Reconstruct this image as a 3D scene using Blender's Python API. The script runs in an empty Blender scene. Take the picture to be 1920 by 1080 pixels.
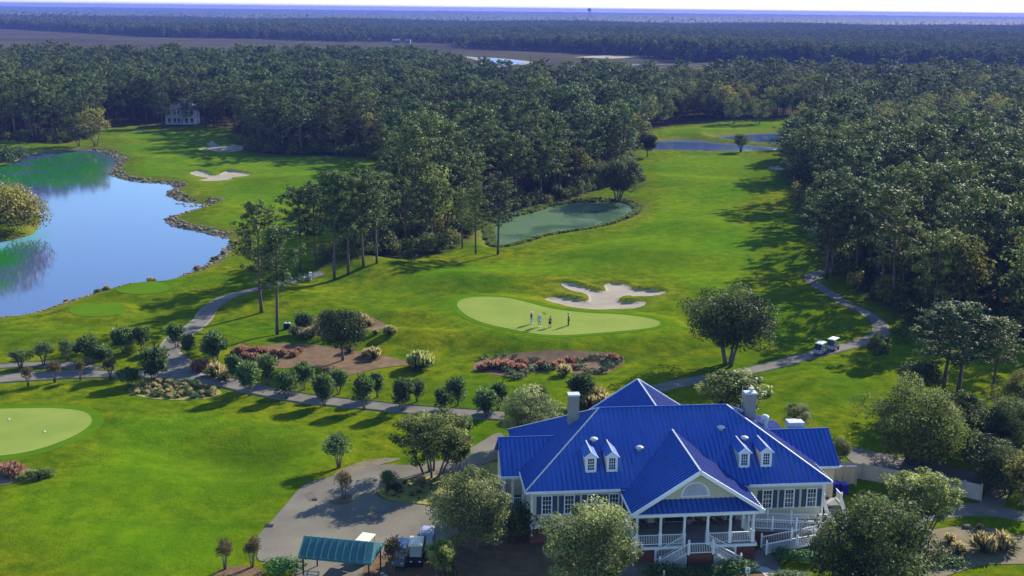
import bpy, math, random
import numpy as np
from mathutils import Vector, Matrix
from mathutils.geometry import delaunay_2d_cdt

C = bpy.context.scene.collection
SC = bpy.context.scene
R = math.radians
rng = np.random.default_rng(7)
random.seed(7)

# ------------------------------------------------------------------ camera, light, exposure
CAM_H = 44.0
FPX = 2191.0                       # focal length for a frame 1920 wide
PITCH = math.atan(522 / FPX)
ROLL = R(0.6)
cam_d = bpy.data.cameras.new('camera')
cam = bpy.data.objects.new('camera', cam_d)
C.objects.link(cam)
cam_d.sensor_width = 36
cam_d.lens = 36 * FPX / 1920
cam_d.clip_start = 1
cam_d.clip_end = 60000
cam.matrix_world = Matrix.Translation((0, 0, CAM_H)) @ Matrix.Rotation(math.pi / 2 - PITCH, 4, 'X') @ Matrix.Rotation(ROLL, 4, 'Z')
SC.camera = cam

SUN_AZ, SUN_EL = R(40), R(27)      # right of the view direction, above the horizon
sun_vec = Vector((math.sin(SUN_AZ) * math.cos(SUN_EL), math.cos(SUN_AZ) * math.cos(SUN_EL), math.sin(SUN_EL)))
sun_d = bpy.data.lights.new('sun', 'SUN')
sun_d.energy = 5.0
sun_d.angle = R(0.53)
sun_d.color = (1.0, 0.93, 0.80)
sun = bpy.data.objects.new('sun', sun_d)
C.objects.link(sun)
sun.rotation_euler = (-sun_vec).to_track_quat('-Z', 'Y').to_euler()

world = bpy.data.worlds.new('World')
SC.world = world
world.use_nodes = True
nt = world.node_tree
sky = nt.nodes.new('ShaderNodeTexSky')
sky.sky_type = 'NISHITA'
sky.sun_disc = False
sky.sun_elevation = SUN_EL
sky.sun_rotation = SUN_AZ
sky.altitude = 50
sky.air_density = 1.0
sky.dust_density = 0.1
sky.ozone_density = 6.0
bg = nt.nodes['Background']
bg.inputs['Strength'].default_value = 0.13
nt.links.new(sky.outputs[0], bg.inputs['Color'])

SC.view_settings.view_transform = 'Standard'
SC.view_settings.look = 'None'
SC.view_settings.gamma = 1
SC.view_settings.use_curve_mapping = False
SC.view_settings.exposure = 1.28
SC.render.engine = 'CYCLES'
SC.cycles.max_bounces = 6
SC.cycles.diffuse_bounces = 4
SC.cycles.glossy_bounces = 2
SC.cycles.transmission_bounces = 3
SC.cycles.transparent_max_bounces = 6
SC.cycles.volume_bounces = 0
SC.cycles.use_denoising = True

# ------------------------------------------------------------------ pixel of the photograph -> point on the ground
_fw = np.array([0, math.cos(PITCH), -math.sin(PITCH)])
_rt = np.array([1.0, 0, 0])
_up = np.array([0, math.sin(PITCH), math.cos(PITCH)])
_cr, _sr = math.cos(ROLL), math.sin(ROLL)


def gp(px, py, z=0.0):
    """where the sight line through a photograph pixel meets height z (arrays allowed)"""
    px = np.asarray(px, float) - 960
    py = np.asarray(py, float) - 540
    X = _cr * px + _sr * py
    Y = -_sr * px + _cr * py
    d = _fw + _rt * (X / FPX)[..., None] - _up * (Y / FPX)[..., None]
    t = (z - CAM_H) / d[..., 2]
    return np.array([0, 0, CAM_H]) + d * t[..., None]


def to_px(P):
    d = np.asarray(P, float) - np.array([0, 0, CAM_H])
    x, y, z = d @ _rt, d @ _up, d @ _fw
    X, Y = FPX * x / z, -FPX * y / z
    return np.stack([960 + _cr * X - _sr * Y, 540 + _sr * X + _cr * Y], -1)


def smooth(pts, n=6, closed=True):
    """Catmull-Rom through the points"""
    P = np.asarray(pts, float)
    out = []
    N = len(P)
    for i in range(N if closed else N - 1):
        if closed:
            p0, p1, p2, p3 = P[i - 1], P[i], P[(i + 1) % N], P[(i + 2) % N]
        else:
            p0, p1, p2, p3 = P[max(i - 1, 0)], P[i], P[i + 1], P[min(i + 2, N - 1)]
        for k in range(n):
            t = k / n
            out.append(0.5 * ((2 * p1) + (-p0 + p2) * t + (2 * p0 - 5 * p1 + 4 * p2 - p3) * t * t + (-p0 + 3 * p1 - 3 * p2 + p3) * t ** 3))
    if not closed:
        out.append(P[-1])
    return np.array(out)


def pix_poly(pix, z=0.0, n=5, closed=True):
    a = np.array(pix, float)
    g = gp(a[:, 0], a[:, 1], z)[:, :2]
    return smooth(g, n, closed) if n > 1 else g


def sdf(poly, x, y, maxd=60.0):
    """signed distance to a closed polygon, negative inside"""
    shp = np.shape(x)
    x = np.ravel(x).astype(float)
    y = np.ravel(y).astype(float)
    out = np.full(x.shape, maxd)
    lo, hi = poly.min(0) - maxd, poly.max(0) + maxd
    m = (x > lo[0]) & (x < hi[0]) & (y > lo[1]) & (y < hi[1])
    if not m.any():
        return out.reshape(shp)
    xs, ys = x[m], y[m]
    d2 = np.full(xs.shape, 1e18)
    ins = np.zeros(xs.shape, bool)
    N = len(poly)
    for i in range(N):
        ax, ay = poly[i]
        bx, by = poly[(i + 1) % N]
        ex, ey = bx - ax, by - ay
        L = ex * ex + ey * ey + 1e-12
        t = np.clip(((xs - ax) * ex + (ys - ay) * ey) / L, 0, 1)
        d2 = np.minimum(d2, (xs - ax - t * ex) ** 2 + (ys - ay - t * ey) ** 2)
        c = ((ay > ys) != (by > ys)) & (xs < ex * (ys - ay) / (ey if abs(ey) > 1e-12 else 1e-12) + ax)
        ins ^= c
    d = np.sqrt(d2)
    d[ins] *= -1
    out[m] = np.minimum(d, maxd)
    return out.reshape(shp)


def sst(t):
    t = np.clip(t, 0, 1)
    return t * t * (3 - 2 * t)


# ------------------------------------------------------------------ outlines of the setting
WL = -0.9
LAKE = pix_poly([(152, 280), (181, 283), (213, 295), (219, 304), (207, 322), (220, 333), (249, 339), (290, 342), (322, 345), (328, 353), (312, 364),
                 (337, 375), (372, 382), (384, 388), (352, 398), (318, 408), (312, 414), (332, 425), (389, 437), (425, 446), (432, 458), (405, 484), (385, 498),
                 (340, 518), (300, 527), (250, 531), (200, 543), (150, 558), (120, 568), (60, 588), (0, 596), (-90, 612), (-240, 600), (-300, 480), (-120, 455), (-20, 455),
                 (45, 445), (70, 430), (74, 402), (58, 372), (22, 350), (-60, 345), (-160, 342), (-160, 318), (-60, 312), (20, 306), (48, 292), (110, 283)], WL, 4)
POND = pix_poly([(928, 462), (945, 464), (985, 454), (1012, 445), (1060, 437), (1120, 427), (1165, 413), (1190, 399), (1188, 386), (1155, 377), (1100, 379), (1040, 384),
                 (1008, 394), (980, 402), (940, 409), (922, 416), (918, 436)], WL, 4)
POND_FAR = pix_poly([(1200, 268), (1238, 264), (1290, 262), (1340, 267), (1400, 272), (1452, 276), (1470, 280), (1440, 283), (1380, 286), (1330, 285), (1260, 283), (1215, 281)], WL, 4)
POND_BACK = pix_poly([(1337, 257), (1370, 253), (1430, 250), (1500, 250), (1500, 268), (1440, 270), (1400, 266), (1355, 261)], WL, 4)
WATERS = [LAKE, POND, POND_FAR, POND_BACK]
GREEN_Z, TEE_Z = 1.5, 0.45
GREEN = pix_poly([(857, 574), (866, 562), (900, 557), (950, 559), (990, 568), (1040, 580), (1100, 587), (1160, 590), (1210, 596), (1237, 604), (1230, 613),
                  (1190, 619), (1120, 625), (1060, 629), (1010, 627), (960, 618), (910, 607), (875, 592)], GREEN_Z, 4)
GREEN2 = pix_poly([(172, 790), (160, 774), (120, 767), (60, 766), (-20, 769), (-120, 785), (-160, 815), (-100, 852), (-20, 856), (50, 848), (110, 830), (155, 808)], 0.3, 5)
TEE1 = pix_poly([(128, 581), (150, 572), (190, 570), (225, 572), (238, 580), (225, 590), (185, 594), (145, 592)], TEE_Z, 5)
TEE2 = pix_poly([(215, 541), (240, 532), (275, 529), (305, 531), (318, 540), (300, 549), (260, 552), (228, 549)], TEE_Z, 5)
SAND = {
    'main': pix_poly([(1049, 537), (1073, 536), (1100, 540), (1120, 544), (1133, 543), (1130, 535), (1141, 531), (1160, 530), (1177, 532), (1190, 540), (1213, 543),
                      (1250, 546), (1237, 552), (1207, 555), (1173, 553), (1162, 561), (1175, 566), (1212, 565), (1203, 577), (1173, 579), (1123, 578), (1073, 576),
                      (1040, 570), (1018, 562), (1040, 557), (1067, 558), (1097, 562), (1101, 556), (1093, 549), (1067, 545)], 0.1, 4),
    'left': pix_poly([(355, 323), (378, 320), (402, 328), (420, 322), (445, 322), (470, 328), (462, 333), (440, 334), (432, 339), (400, 341), (372, 338), (390, 333), (366, 329)], 0.1, 4),
    'back': pix_poly([(370, 279), (392, 276), (386, 268), (402, 267), (420, 273), (452, 272), (455, 280), (425, 283), (395, 282)], 0.1, 4),
    'small': pix_poly([(1440, 313), (1465, 311), (1478, 317), (1452, 318)], 0.1, 4),
}
WOOD_A = pix_poly([(-400, 258), (0, 262), (60, 266), (110, 270), (165, 262), (195, 240), (240, 235), (300, 233), (345, 236), (400, 237), (432, 243), (440, 262), (455, 284), (500, 289),
                   (600, 292), (690, 296), (724, 312), (728, 400), (716, 446), (650, 490), (592, 505), (600, 517), (640, 512), (700, 505), (760, 488), (830, 474), (862, 462), (898, 440), (896, 420), (935, 402), (985, 392), (1010, 384),
                   (1060, 374), (1110, 362), (1150, 350), (1190, 330), (1185, 300), (1195, 285), (1208, 272), (1205, 258), (1232, 241), (1300, 229), (1400, 224), (1500, 220), (1700, 208),
                   (2000, 195), (2400, 190), (2400, 172), (1480, 172), (1200, 174), (1100, 180), (1050, 186), (1000, 188), (950, 188), (900, 176), (860, 156), (800, 142), (300, 140), (0, 138), (-400, 136)], 0, 1)
WOOD_B = pix_poly([(1468, 318), (1474, 335), (1486, 352), (1496, 395), (1516, 440), (1540, 492), (1566, 512), (1610, 552), (1672, 592), (1722, 628), (1780, 640), (1850, 640), (1930, 645),
                   (2300, 650), (2300, 218), (1920, 216), (1700, 222), (1580, 226), (1520, 245), (1480, 285)], 0, 1)
MARSH_FRONT = [(-400, 142), (0, 142), (800, 146), (880, 174), (950, 192), (1050, 190), (1180, 178), (1480, 176), (2400, 180)]
FAR_EDGE = [(-500, 40), (0, 53), (300, 70), (500, 73), (640, 79), (850, 82), (868, 91), (1000, 96), (1100, 101), (1200, 106), (1280, 116), (1700, 121), (2400, 140)]
FAIRWAYS = [pix_poly([(205, 262), (240, 246), (320, 246), (430, 250), (452, 288), (560, 295), (688, 302), (684, 330), (640, 390), (500, 430), (430, 425), (370, 415), (400, 388), (360, 345), (260, 325), (250, 300)], 0, 4),
            pix_poly([(1230, 300), (1300, 290), (1400, 292), (1430, 330), (1400, 400), (1440, 470), (1400, 540), (1300, 540), (1240, 520), (1150, 500), (1060, 520), (900, 520), (800, 545), (700, 560), (720, 530), (860, 500), (980, 480), (1100, 450), (1200, 410), (1225, 360)], 0, 4),
            pix_poly([(1225, 250), (1300, 236), (1480, 228), (1480, 245), (1340, 250), (1290, 258)], 0, 4)]
LAWN = pix_poly([(200, 800), (330, 770), (600, 790), (700, 850), (560, 900), (480, 1000), (430, 1100), (100, 1100), (-100, 960), (120, 880)], 0, 4)

# hand-placed swells and hollows of the ground: pixel, height, radii in metres
SWELLS = [(655, 505, 1.3, 11, 7), (560, 560, .5, 9, 6), (760, 600, .8, 8, 5), (820, 640, .7, 9, 4), (700, 640, .4, 8, 5), (430, 858, -.7, 8, 6), (365, 838, -.4, 6, 4), (240, 900, .3, 9, 6),
          (330, 980, -.35, 9, 5), (140, 1000, .3, 8, 6), (170, 790, .3, 5, 3), (500, 830, .3, 8, 5), (1300, 425, .7, 12, 8), (1225, 470, .6, 12, 7), (1110, 480, .5, 9, 5), (1350, 500, -.4, 11, 7),
          (1500, 470, .6, 9, 8), (1480, 600, .6, 9, 6), (1560, 590, .5, 8, 5), (1290, 590, .6, 7, 5), (1500, 720, .3, 8, 5), (1260, 640, .35, 8, 4), (960, 525, .4, 12, 6), (850, 530, .5, 9, 6),
          (1250, 340, .5, 14, 12), (1380, 350, .5, 14, 12), (300, 300, .7, 14, 10), (560, 340, .8, 18, 12), (430, 395, .6, 10, 8), (250, 265, .5, 12, 9), (1330, 250, .8, 25, 12),
          (230, 640, .35, 9, 4), (90, 640, .3, 8, 4), (420, 640, .3, 7, 4)]


def H(x, y):
    """height of the ground"""
    x = np.asarray(x, float)
    y = np.asarray(y, float)
    near = sst((620 - y) / 250)
    h = 0.16 * (np.sin(x * .13 + 1.3) * np.sin(y * .11 + .4) + .6 * np.sin(x * .31 - y * .17) + .5 * np.sin(x * .07 + y * .23 + 2)) * near
    for (px, py, a, sx, sy) in SWELLS:
        c = gp(px, py)
        q = ((x - c[0]) / sx) ** 2 + ((y - c[1]) / sy) ** 2
        h = h + 1.7 * a * np.exp(-q)
    bx = sst((sdf(YARD, x, y) + 2) / 12)       # level ground round the buildings and the yard
    h = h * bx
    d = sdf(GREEN, x, y)
    k = sst(1 - (d - 1.0) / 8)
    h = h * (1 - k) + GREEN_Z * k
    d = sdf(GREEN2, x, y)
    k = sst(1 - (d - .5) / 5)
    h = h * (1 - k) + .3 * k
    for T in (TEE1, TEE2):
        d = sdf(T, x, y)
        k = sst(1 - (d - .3) / 3.0)
        h = h * (1 - k) + TEE_Z * k
    for S in SAND.values():
        d = sdf(S, x, y)
        far = np.clip((d - sdf(S, x, y - 1.2)) / 1.2, 0, 1)      # the lip stands on the far side
        h = h + (.08 + .62 * far) * np.exp(-(np.maximum(d, 0) / 1.7) ** 2) * sst((d + .15) / .3) - .22 * sst((-d + .1) / .6)
    for W in WATERS:
        d = sdf(W, x, y)
        k = sst((d - .3) / 7.5)
        low = WL + np.where(d > 0, .22 * d, np.maximum(.3 * d, -1.6))
        h = h * k + low * (1 - k)
    return h


U_ = np.array([math.cos(.1086), math.sin(.1086), 0])
V_ = np.array([-math.sin(.1086), math.cos(.1086), 0])
HO = np.array([15.32, 87.95, 0])           # clubhouse origin: axis of the front gable, at its eave


def hu(u, v, w=0):
    return HO + U_ * u + V_ * v + np.array([0, 0, w])


YARD = np.array([gp(470, 1080)[:2], gp(490, 980)[:2], gp(640, 880)[:2], gp(930, 800)[:2], hu(-5, 27)[:2], hu(18, 20)[:2], gp(1840, 900)[:2], gp(1990, 960)[:2], (60, 70), (-30, 70)])

# ------------------------------------------------------------------ materials


def node_mat(name):
    m = bpy.data.materials.new(name)
    m.use_nodes = True
    t = m.node_tree
    p = t.nodes['Principled BSDF']
    return m, t, p


def N(t, kind, **kw):
    n = t.nodes.new(kind)
    for k, v in kw.items():
        setattr(n, k, v)
    return n


def mixc(t, a, b, fac):
    """colour mix node: a, b colours or sockets"""
    n = N(t, 'ShaderNodeMix', data_type='RGBA')
    for sock, v in ((n.inputs[6], a), (n.inputs[7], b), (n.inputs[0], fac)):
        if hasattr(v, 'is_linked'):
            t.links.new(v, sock)
        elif isinstance(v, (int, float)):
            sock.default_value = v
        else:
            sock.default_value = (*v[:3], 1)
    return n.outputs[2]


def noise(t, scale, detail=4, rough=.55, co=None, dist=0):
    n = N(t, 'ShaderNodeTexNoise')
    n.inputs['Scale'].default_value = scale
    n.inputs['Detail'].default_value = detail
    n.inputs['Roughness'].default_value = rough
    n.inputs['Distortion'].default_value = dist
    if co is not None:
        t.links.new(co, n.inputs['Vector'])
    return n.outputs['Fac']


def ramp(t, sock, lo, hi):
    n = N(t, 'ShaderNodeMapRange')
    t.links.new(sock, n.inputs['Value'])
    n.inputs['From Min'].default_value = lo
    n.inputs['From Max'].default_value = hi
    return n.outputs['Result']


def bump(t, p, sock, strength, dist):
    b = N(t, 'ShaderNodeBump')
    b.inputs['Strength'].default_value = strength
    b.inputs['Distance'].default_value = dist
    t.links.new(sock, b.inputs['Height'])
    t.links.new(b.outputs[0], p.inputs['Normal'])


def surf(name, c1, c2=None, scale=3.0, rough=.7, bmp=.0, bscale=None, bdist=.02, metal=0, spec=.15, obj=True):
    m, t, p = node_mat(name)
    co = N(t, 'ShaderNodeTexCoord').outputs['Object'] if obj else N(t, 'ShaderNodeNewGeometry').outputs['Position']
    c2 = c2 or tuple(v * .8 for v in c1)
    big = noise(t, scale, 5, .6, co)
    t.links.new(mixc(t, c1, c2, ramp(t, big, .35, .68)), p.inputs['Base Color'])
    p.inputs['Roughness'].default_value = rough
    p.inputs['Metallic'].default_value = metal
    p.inputs['Specular IOR Level'].default_value = spec
    if bmp:
        bump(t, p, noise(t, bscale or scale * 6, 3, .6, co), bmp, bdist)
    return m


def leaf_mat(name, dark, light, alt=None, alt_amt=.3, trans=.3, rough=.6, spec=.18):
    """leaves: colour varies from leaf to leaf (attribute tint) and from plant to plant"""
    m, t, p = node_mat(name)
    at_ = N(t, 'ShaderNodeAttribute', attribute_name='tint')
    oi = N(t, 'ShaderNodeObjectInfo')
    c = mixc(t, dark, light, at_.outputs['Fac'])
    if alt:
        mm = N(t, 'ShaderNodeMath', operation='POWER')
        t.links.new(oi.outputs['Random'], mm.inputs[0])
        mm.inputs[1].default_value = 2.2
        m2 = N(t, 'ShaderNodeMath', operation='MULTIPLY')
        t.links.new(mm.outputs[0], m2.inputs[0])
        m2.inputs[1].default_value = alt_amt
        c = mixc(t, c, alt, m2.outputs[0])
    hsv = N(t, 'ShaderNodeHueSaturation')
    ml = N(t, 'ShaderNodeMath', operation='MULTIPLY')
    t.links.new(oi.outputs['Random'], ml.inputs[0])
    ml.inputs[1].default_value = 7.31
    fr = N(t, 'ShaderNodeMath', operation='FRACT')
    t.links.new(ml.outputs[0], fr.inputs[0])
    mr = N(t, 'ShaderNodeMapRange')
    t.links.new(fr.outputs[0], mr.inputs['Value'])
    mr.inputs['To Min'].default_value = .75
    mr.inputs['To Max'].default_value = 1.25
    t.links.new(mr.outputs[0], hsv.inputs['Value'])
    t.links.new(c, hsv.inputs['Color'])
    t.links.new(hsv.outputs[0], p.inputs['Base Color'])
    p.inputs['Roughness'].default_value = rough
    p.inputs['Specular IOR Level'].default_value = spec
    tr = N(t, 'ShaderNodeBsdfTranslucent')
    t.links.new(hsv.outputs[0], tr.inputs['Color'])
    mx = N(t, 'ShaderNodeMixShader')
    mx.inputs[0].default_value = trans
    t.links.new(p.outputs[0], mx.inputs[1])
    t.links.new(tr.outputs[0], mx.inputs[2])
    t.links.new(mx.outputs[0], t.nodes['Material Output'].inputs['Surface'])
    return m


def water_mat(name, deep, film=None, film_lo=.5, film_hi=.6, fscale=.02, rough=.06):
    m, t, p = node_mat(name)
    co = N(t, 'ShaderNodeNewGeometry').outputs['Position']
    p.inputs['Roughness'].default_value = rough
    p.inputs['IOR'].default_value = 1.33
    p.inputs['Specular IOR Level'].default_value = .5
    if film:
        f = ramp(t, noise(t, fscale, 5, .6, co, .6), film_lo, film_hi)
        t.links.new(mixc(t, deep, film, f), p.inputs['Base Color'])
        rr = N(t, 'ShaderNodeMapRange')
        t.links.new(f, rr.inputs['Value'])
        rr.inputs['To Min'].default_value = rough
        rr.inputs['To Max'].default_value = .35
        t.links.new(rr.outputs[0], p.inputs['Roughness'])
    else:
        p.inputs['Base Color'].default_value = (*deep, 1)
    bump(t, p, noise(t, 1.3, 3, .6, co), .05, .1)
    return m


M = {}
M['roof'] = surf('blue_roof_metal', (.036, .098, .36), (.056, .125, .38), .35, .55, .08, 2, .01, 0, .06)
t = M['roof'].node_tree          # faded, streaked paint; greener patches put glare into the colour
_co = N(t, 'ShaderNodeTexCoord').outputs['Object']
_mp = N(t, 'ShaderNodeMapping')
_mp.inputs['Scale'].default_value = (1.6, .22, .22)
t.links.new(_co, _mp.inputs['Vector'])
_old = t.nodes['Principled BSDF'].inputs['Base Color'].links[0].from_socket
_st = mixc(t, _old, (.030, .100, .24), ramp(t, noise(t, 1.0, 6, .7, _mp.outputs[0], .3), .48, .75))
t.links.new(mixc(t, _st, (.018, .055, .25), ramp(t, noise(t, 2.3, 4, .7, _mp.outputs[0]), .52, .8)), t.nodes['Principled BSDF'].inputs['Base Color'])
M['roofdark'] = surf('roof_seam_metal', (.018, .052, .24), (.024, .062, .26), .6, .55, spec=.06)
M['teal'] = surf('teal_roof_metal', (.010, .075, .085), (.016, .10, .105), 1.2, .45, .05, 3, .01, 0, .5)
M['wall'] = surf('cream_siding', (.56, .50, .35), (.50, .445, .31), .8, .75)
t = M['wall'].node_tree
_co = N(t, 'ShaderNodeTexCoord').outputs['Object']
_w = N(t, 'ShaderNodeTexWave', bands_direction='Z', wave_profile='SAW')
_w.inputs['Scale'].default_value = 1.6
t.links.new(_co, _w.inputs['Vector'])
bump(t, t.nodes['Principled BSDF'], _w.outputs['Fac'], .5, .02)
M['white'] = surf('white_paint', (.72, .72, .71), (.64, .64, .63), 1.5, .5)
M['shutter'] = surf('slate_blue_shutter', (.045, .08, .12), None, 3, .6, .3, 20)
M['glass'] = surf('window_glass', (.02, .025, .035), (.05, .055, .06), 1.2, .08, spec=.6)
M['archglass'] = surf('frosted_arch_glass', (.42, .44, .52), (.36, .38, .46), 2, .25, spec=.5)
M['brick'] = surf('red_brick', (.16, .06, .04), (.10, .045, .035), 4, .85, .4, 12)
M['deck'] = surf('grey_deck', (.22, .21, .20), (.17, .165, .16), 1.5, .7)
M['door'] = surf('dark_wood_door', (.035, .02, .015), None, 2, .5)
M['darkmetal'] = surf('dark_metal', (.02, .02, .022), None, 3, .5)
M['farpaint'] = surf('dull_far_paint', (.20, .20, .24), (.17, .17, .20), 1, .8)  # even dull grey for the houses across the marsh
M['grey'] = surf('grey_stucco', (.21, .20, .18), (.17, .162, .15), 1.5, .85, .2, 20)
M['whitemetal'] = surf('pale_metal', (.46, .47, .48), None, 3, .4)
M['concrete'] = surf('pale_concrete', (.165, .150, .125), (.115, .105, .09), .5, .9, .25, 6, .02, 0, .02, obj=False)
M['plaza'] = surf('worn_concrete', (.165, .148, .112), (.105, .095, .076), .16, .9, .25, 5, .02, 0, .02, obj=False)
M['kerb'] = surf('kerb_concrete', (.42, .39, .34), None, .6, .85, obj=False)
M['sand'] = surf('bunker_sand', (.31, .27, .205), (.25, .215, .165), .3, .95, .5, 3, .05, 0, .0, obj=False)
M['mulch'] = surf('pine_straw_mulch', (.15, .09, .042), (.085, .052, .026), .9, .95, .9, 5, .08, obj=False)
M['soil'] = surf('bare_leafy_soil', (.17, .13, .08), (.09, .085, .04), .7, .95, .8, 4, .06, obj=False)
M['drygrass'] = surf('dry_bed_grass', (.24, .20, .05), (.10, .13, .025), .8, .95, .8, 4, .08, obj=False)
M['green'] = surf('putting_turf', (.185, .225, .046), (.145, .195, .036), .16, .9, .2, 7, .02, 0, .0, obj=False)
M['collar'] = surf('collar_turf', (.050, .115, .003), (.068, .135, .004), .3, .9, .3, 4, .03, 0, .0, obj=False)
M['tee'] = surf('tee_turf', (.058, .122, .003), (.072, .138, .004), .2, .9, .2, 6, .02, 0, .0, obj=False)
M['ridge'] = surf('sunlit_ridge_metal', (.34, .38, .44), None, 2, .6, spec=.2)  # paleness puts the sun's glint into the cap colour
M['rock'] = surf('shore_rock', (.24, .19, .14), (.085, .06, .042), 1.1, .9, .6, 4, .08, obj=False)
M['bark'] = surf('pine_bark', (.13, .095, .075), (.07, .05, .04), 2.5, .95, .8, 8, .05)
M['bark2'] = surf('grey_bark', (.16, .135, .11), (.09, .075, .06), 2.5, .95, .8, 8, .04)
M['vinyl'] = surf('fence_vinyl', (.34, .32, .28), (.29, .27, .24), .8, .6)
M['tan'] = surf('tan_boards', (.42, .34, .24), (.36, .29, .2), 2, .8)
M['bin'] = surf('blue_bin_plastic', (.02, .025, .28), None, 3, .5)
M['black'] = surf('black_plastic', (.012, .012, .014), None, 3, .5)
M['rubber'] = surf('tyre_rubber', (.015, .015, .015), None, 5, .85)
M['cartroof'] = surf('cart_roof_cream', (.68, .63, .45), (.62, .57, .4), 2, .45)
M['cartroofw'] = surf('cart_roof_white', (.82, .82, .8), None, 2, .4)
M['cartbody'] = surf('cart_body_grey', (.10, .105, .13), None, 2, .35)
M['cartbodyw'] = surf('cart_body_blue_white', (.30, .31, .38), None, 2, .35)
M['seat'] = surf('cart_seat_vinyl', (.42, .36, .25), None, 3, .6)
M['skin'] = surf('skin', (.45, .26, .18), None, 5, .6)
M['yellow'] = surf('yellow_cloth', (.80, .66, .03), None, 3, .7)
M['water_lake'] = water_mat('lake_water', (.045, .062, .14))
t = M['water_lake'].node_tree
_n = noise(t, .09, 5, .65, N(t, 'ShaderNodeNewGeometry').outputs['Position'], .5)
_a = N(t, 'ShaderNodeMath', operation='MULTIPLY')      # algal film plus painted tree reflections in the shallows, broken up by noise
t.links.new(N(t, 'ShaderNodeAttribute', attribute_name='algae_reflection').outputs['Fac'], _a.inputs[0])
t.links.new(ramp(t, _n, .30, .52), _a.inputs[1])
_sp = N(t, 'ShaderNodeMapRange')
t.links.new(_a.outputs[0], _sp.inputs['Value'])
_sp.inputs['To Min'].default_value = .42
_sp.inputs['To Max'].default_value = .18
t.links.new(_sp.outputs[0], t.nodes['Principled BSDF'].inputs['Specular IOR Level'])
t.links.new(mixc(t, (.045, .062, .14), (.012, .115, .014), _a.outputs[0]), t.nodes['Principled BSDF'].inputs['Base Color'])
M['water_pond'] = water_mat('duckweed_water', (.035, .075, .045), (.075, .125, .06), .34, .5, .05)
M['water_pond'].node_tree.nodes['Principled BSDF'].inputs['Specular IOR Level'].default_value = .22
M['water_far'] = water_mat('far_pond_water', (.05, .08, .18), (.02, .06, .03), .62, .7, .03)
M['water_river'] = water_mat('river_water', (.10, .13, .24), rough=.3)
M['water_river'].node_tree.nodes['Principled BSDF'].inputs['Specular IOR Level'].default_value = .25

# leaves
M['pine'] = leaf_mat('pine_needles', (.008, .028, .007), (.135, .200, .048), (.19, .20, .035), .6, .18, .65, .10)
M['broad'] = leaf_mat('broad_leaves', (.022, .050, .010), (.16, .205, .05), (.22, .18, .035), .7, .45, .65, .05)
M['oak'] = leaf_mat('oak_leaves', (.018, .036, .007), (.115, .145, .036), None, .0, .36, .6, .12)
M['crepe'] = leaf_mat('crepe_leaves', (.018, .052, .010), (.20, .28, .085), None, 0, .38, .55, .15)
M['brown'] = leaf_mat('russet_leaves', (.085, .065, .025), (.15, .12, .045), None, 0, .35)
M['airy'] = leaf_mat('pale_green_leaves', (.05, .08, .012), (.33, .36, .085), None, 0, .45, .55, .15)
M['yellowleaf'] = leaf_mat('yellow_leaves', (.14, .14, .02), (.34, .32, .04), None, 0, .4)
M['silver'] = leaf_mat('silver_green_leaves', (.05, .08, .018), (.40, .42, .145), None, 0, .42, .55, .2)
M['willow'] = leaf_mat('golden_willow_leaves', (.035, .06, .010), (.34, .27, .045), None, 0, .35)
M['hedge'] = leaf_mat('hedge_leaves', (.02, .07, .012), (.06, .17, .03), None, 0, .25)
M['cover'] = leaf_mat('ground_cover_leaves', (.025, .06, .018), (.09, .15, .05), None, 0, .25)
M['blade'] = leaf_mat('grass_blades', (.06, .085, .02), (.16, .17, .045), None, 0, .35)
M['plume_pink'] = leaf_mat('pink_plumes', (.20, .085, .055), (.42, .22, .145), None, 0, .45)
M['plume_tan'] = leaf_mat('tan_plumes', (.28, .21, .09), (.50, .41, .18), None, 0, .45)
M['plume_lime'] = leaf_mat('lime_plumes', (.20, .23, .05), (.44, .43, .15), None, 0, .45)
M['reed'] = leaf_mat('reed_blades', (.07, .12, .02), (.27, .32, .08), None, 0, .3)
M['far'] = leaf_mat('far_leaves', (.018, .038, .012), (.085, .115, .035), (.14, .13, .04), .7, .25, .7, .0)

# ------------------------------------------------------------------ building helpers


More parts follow.
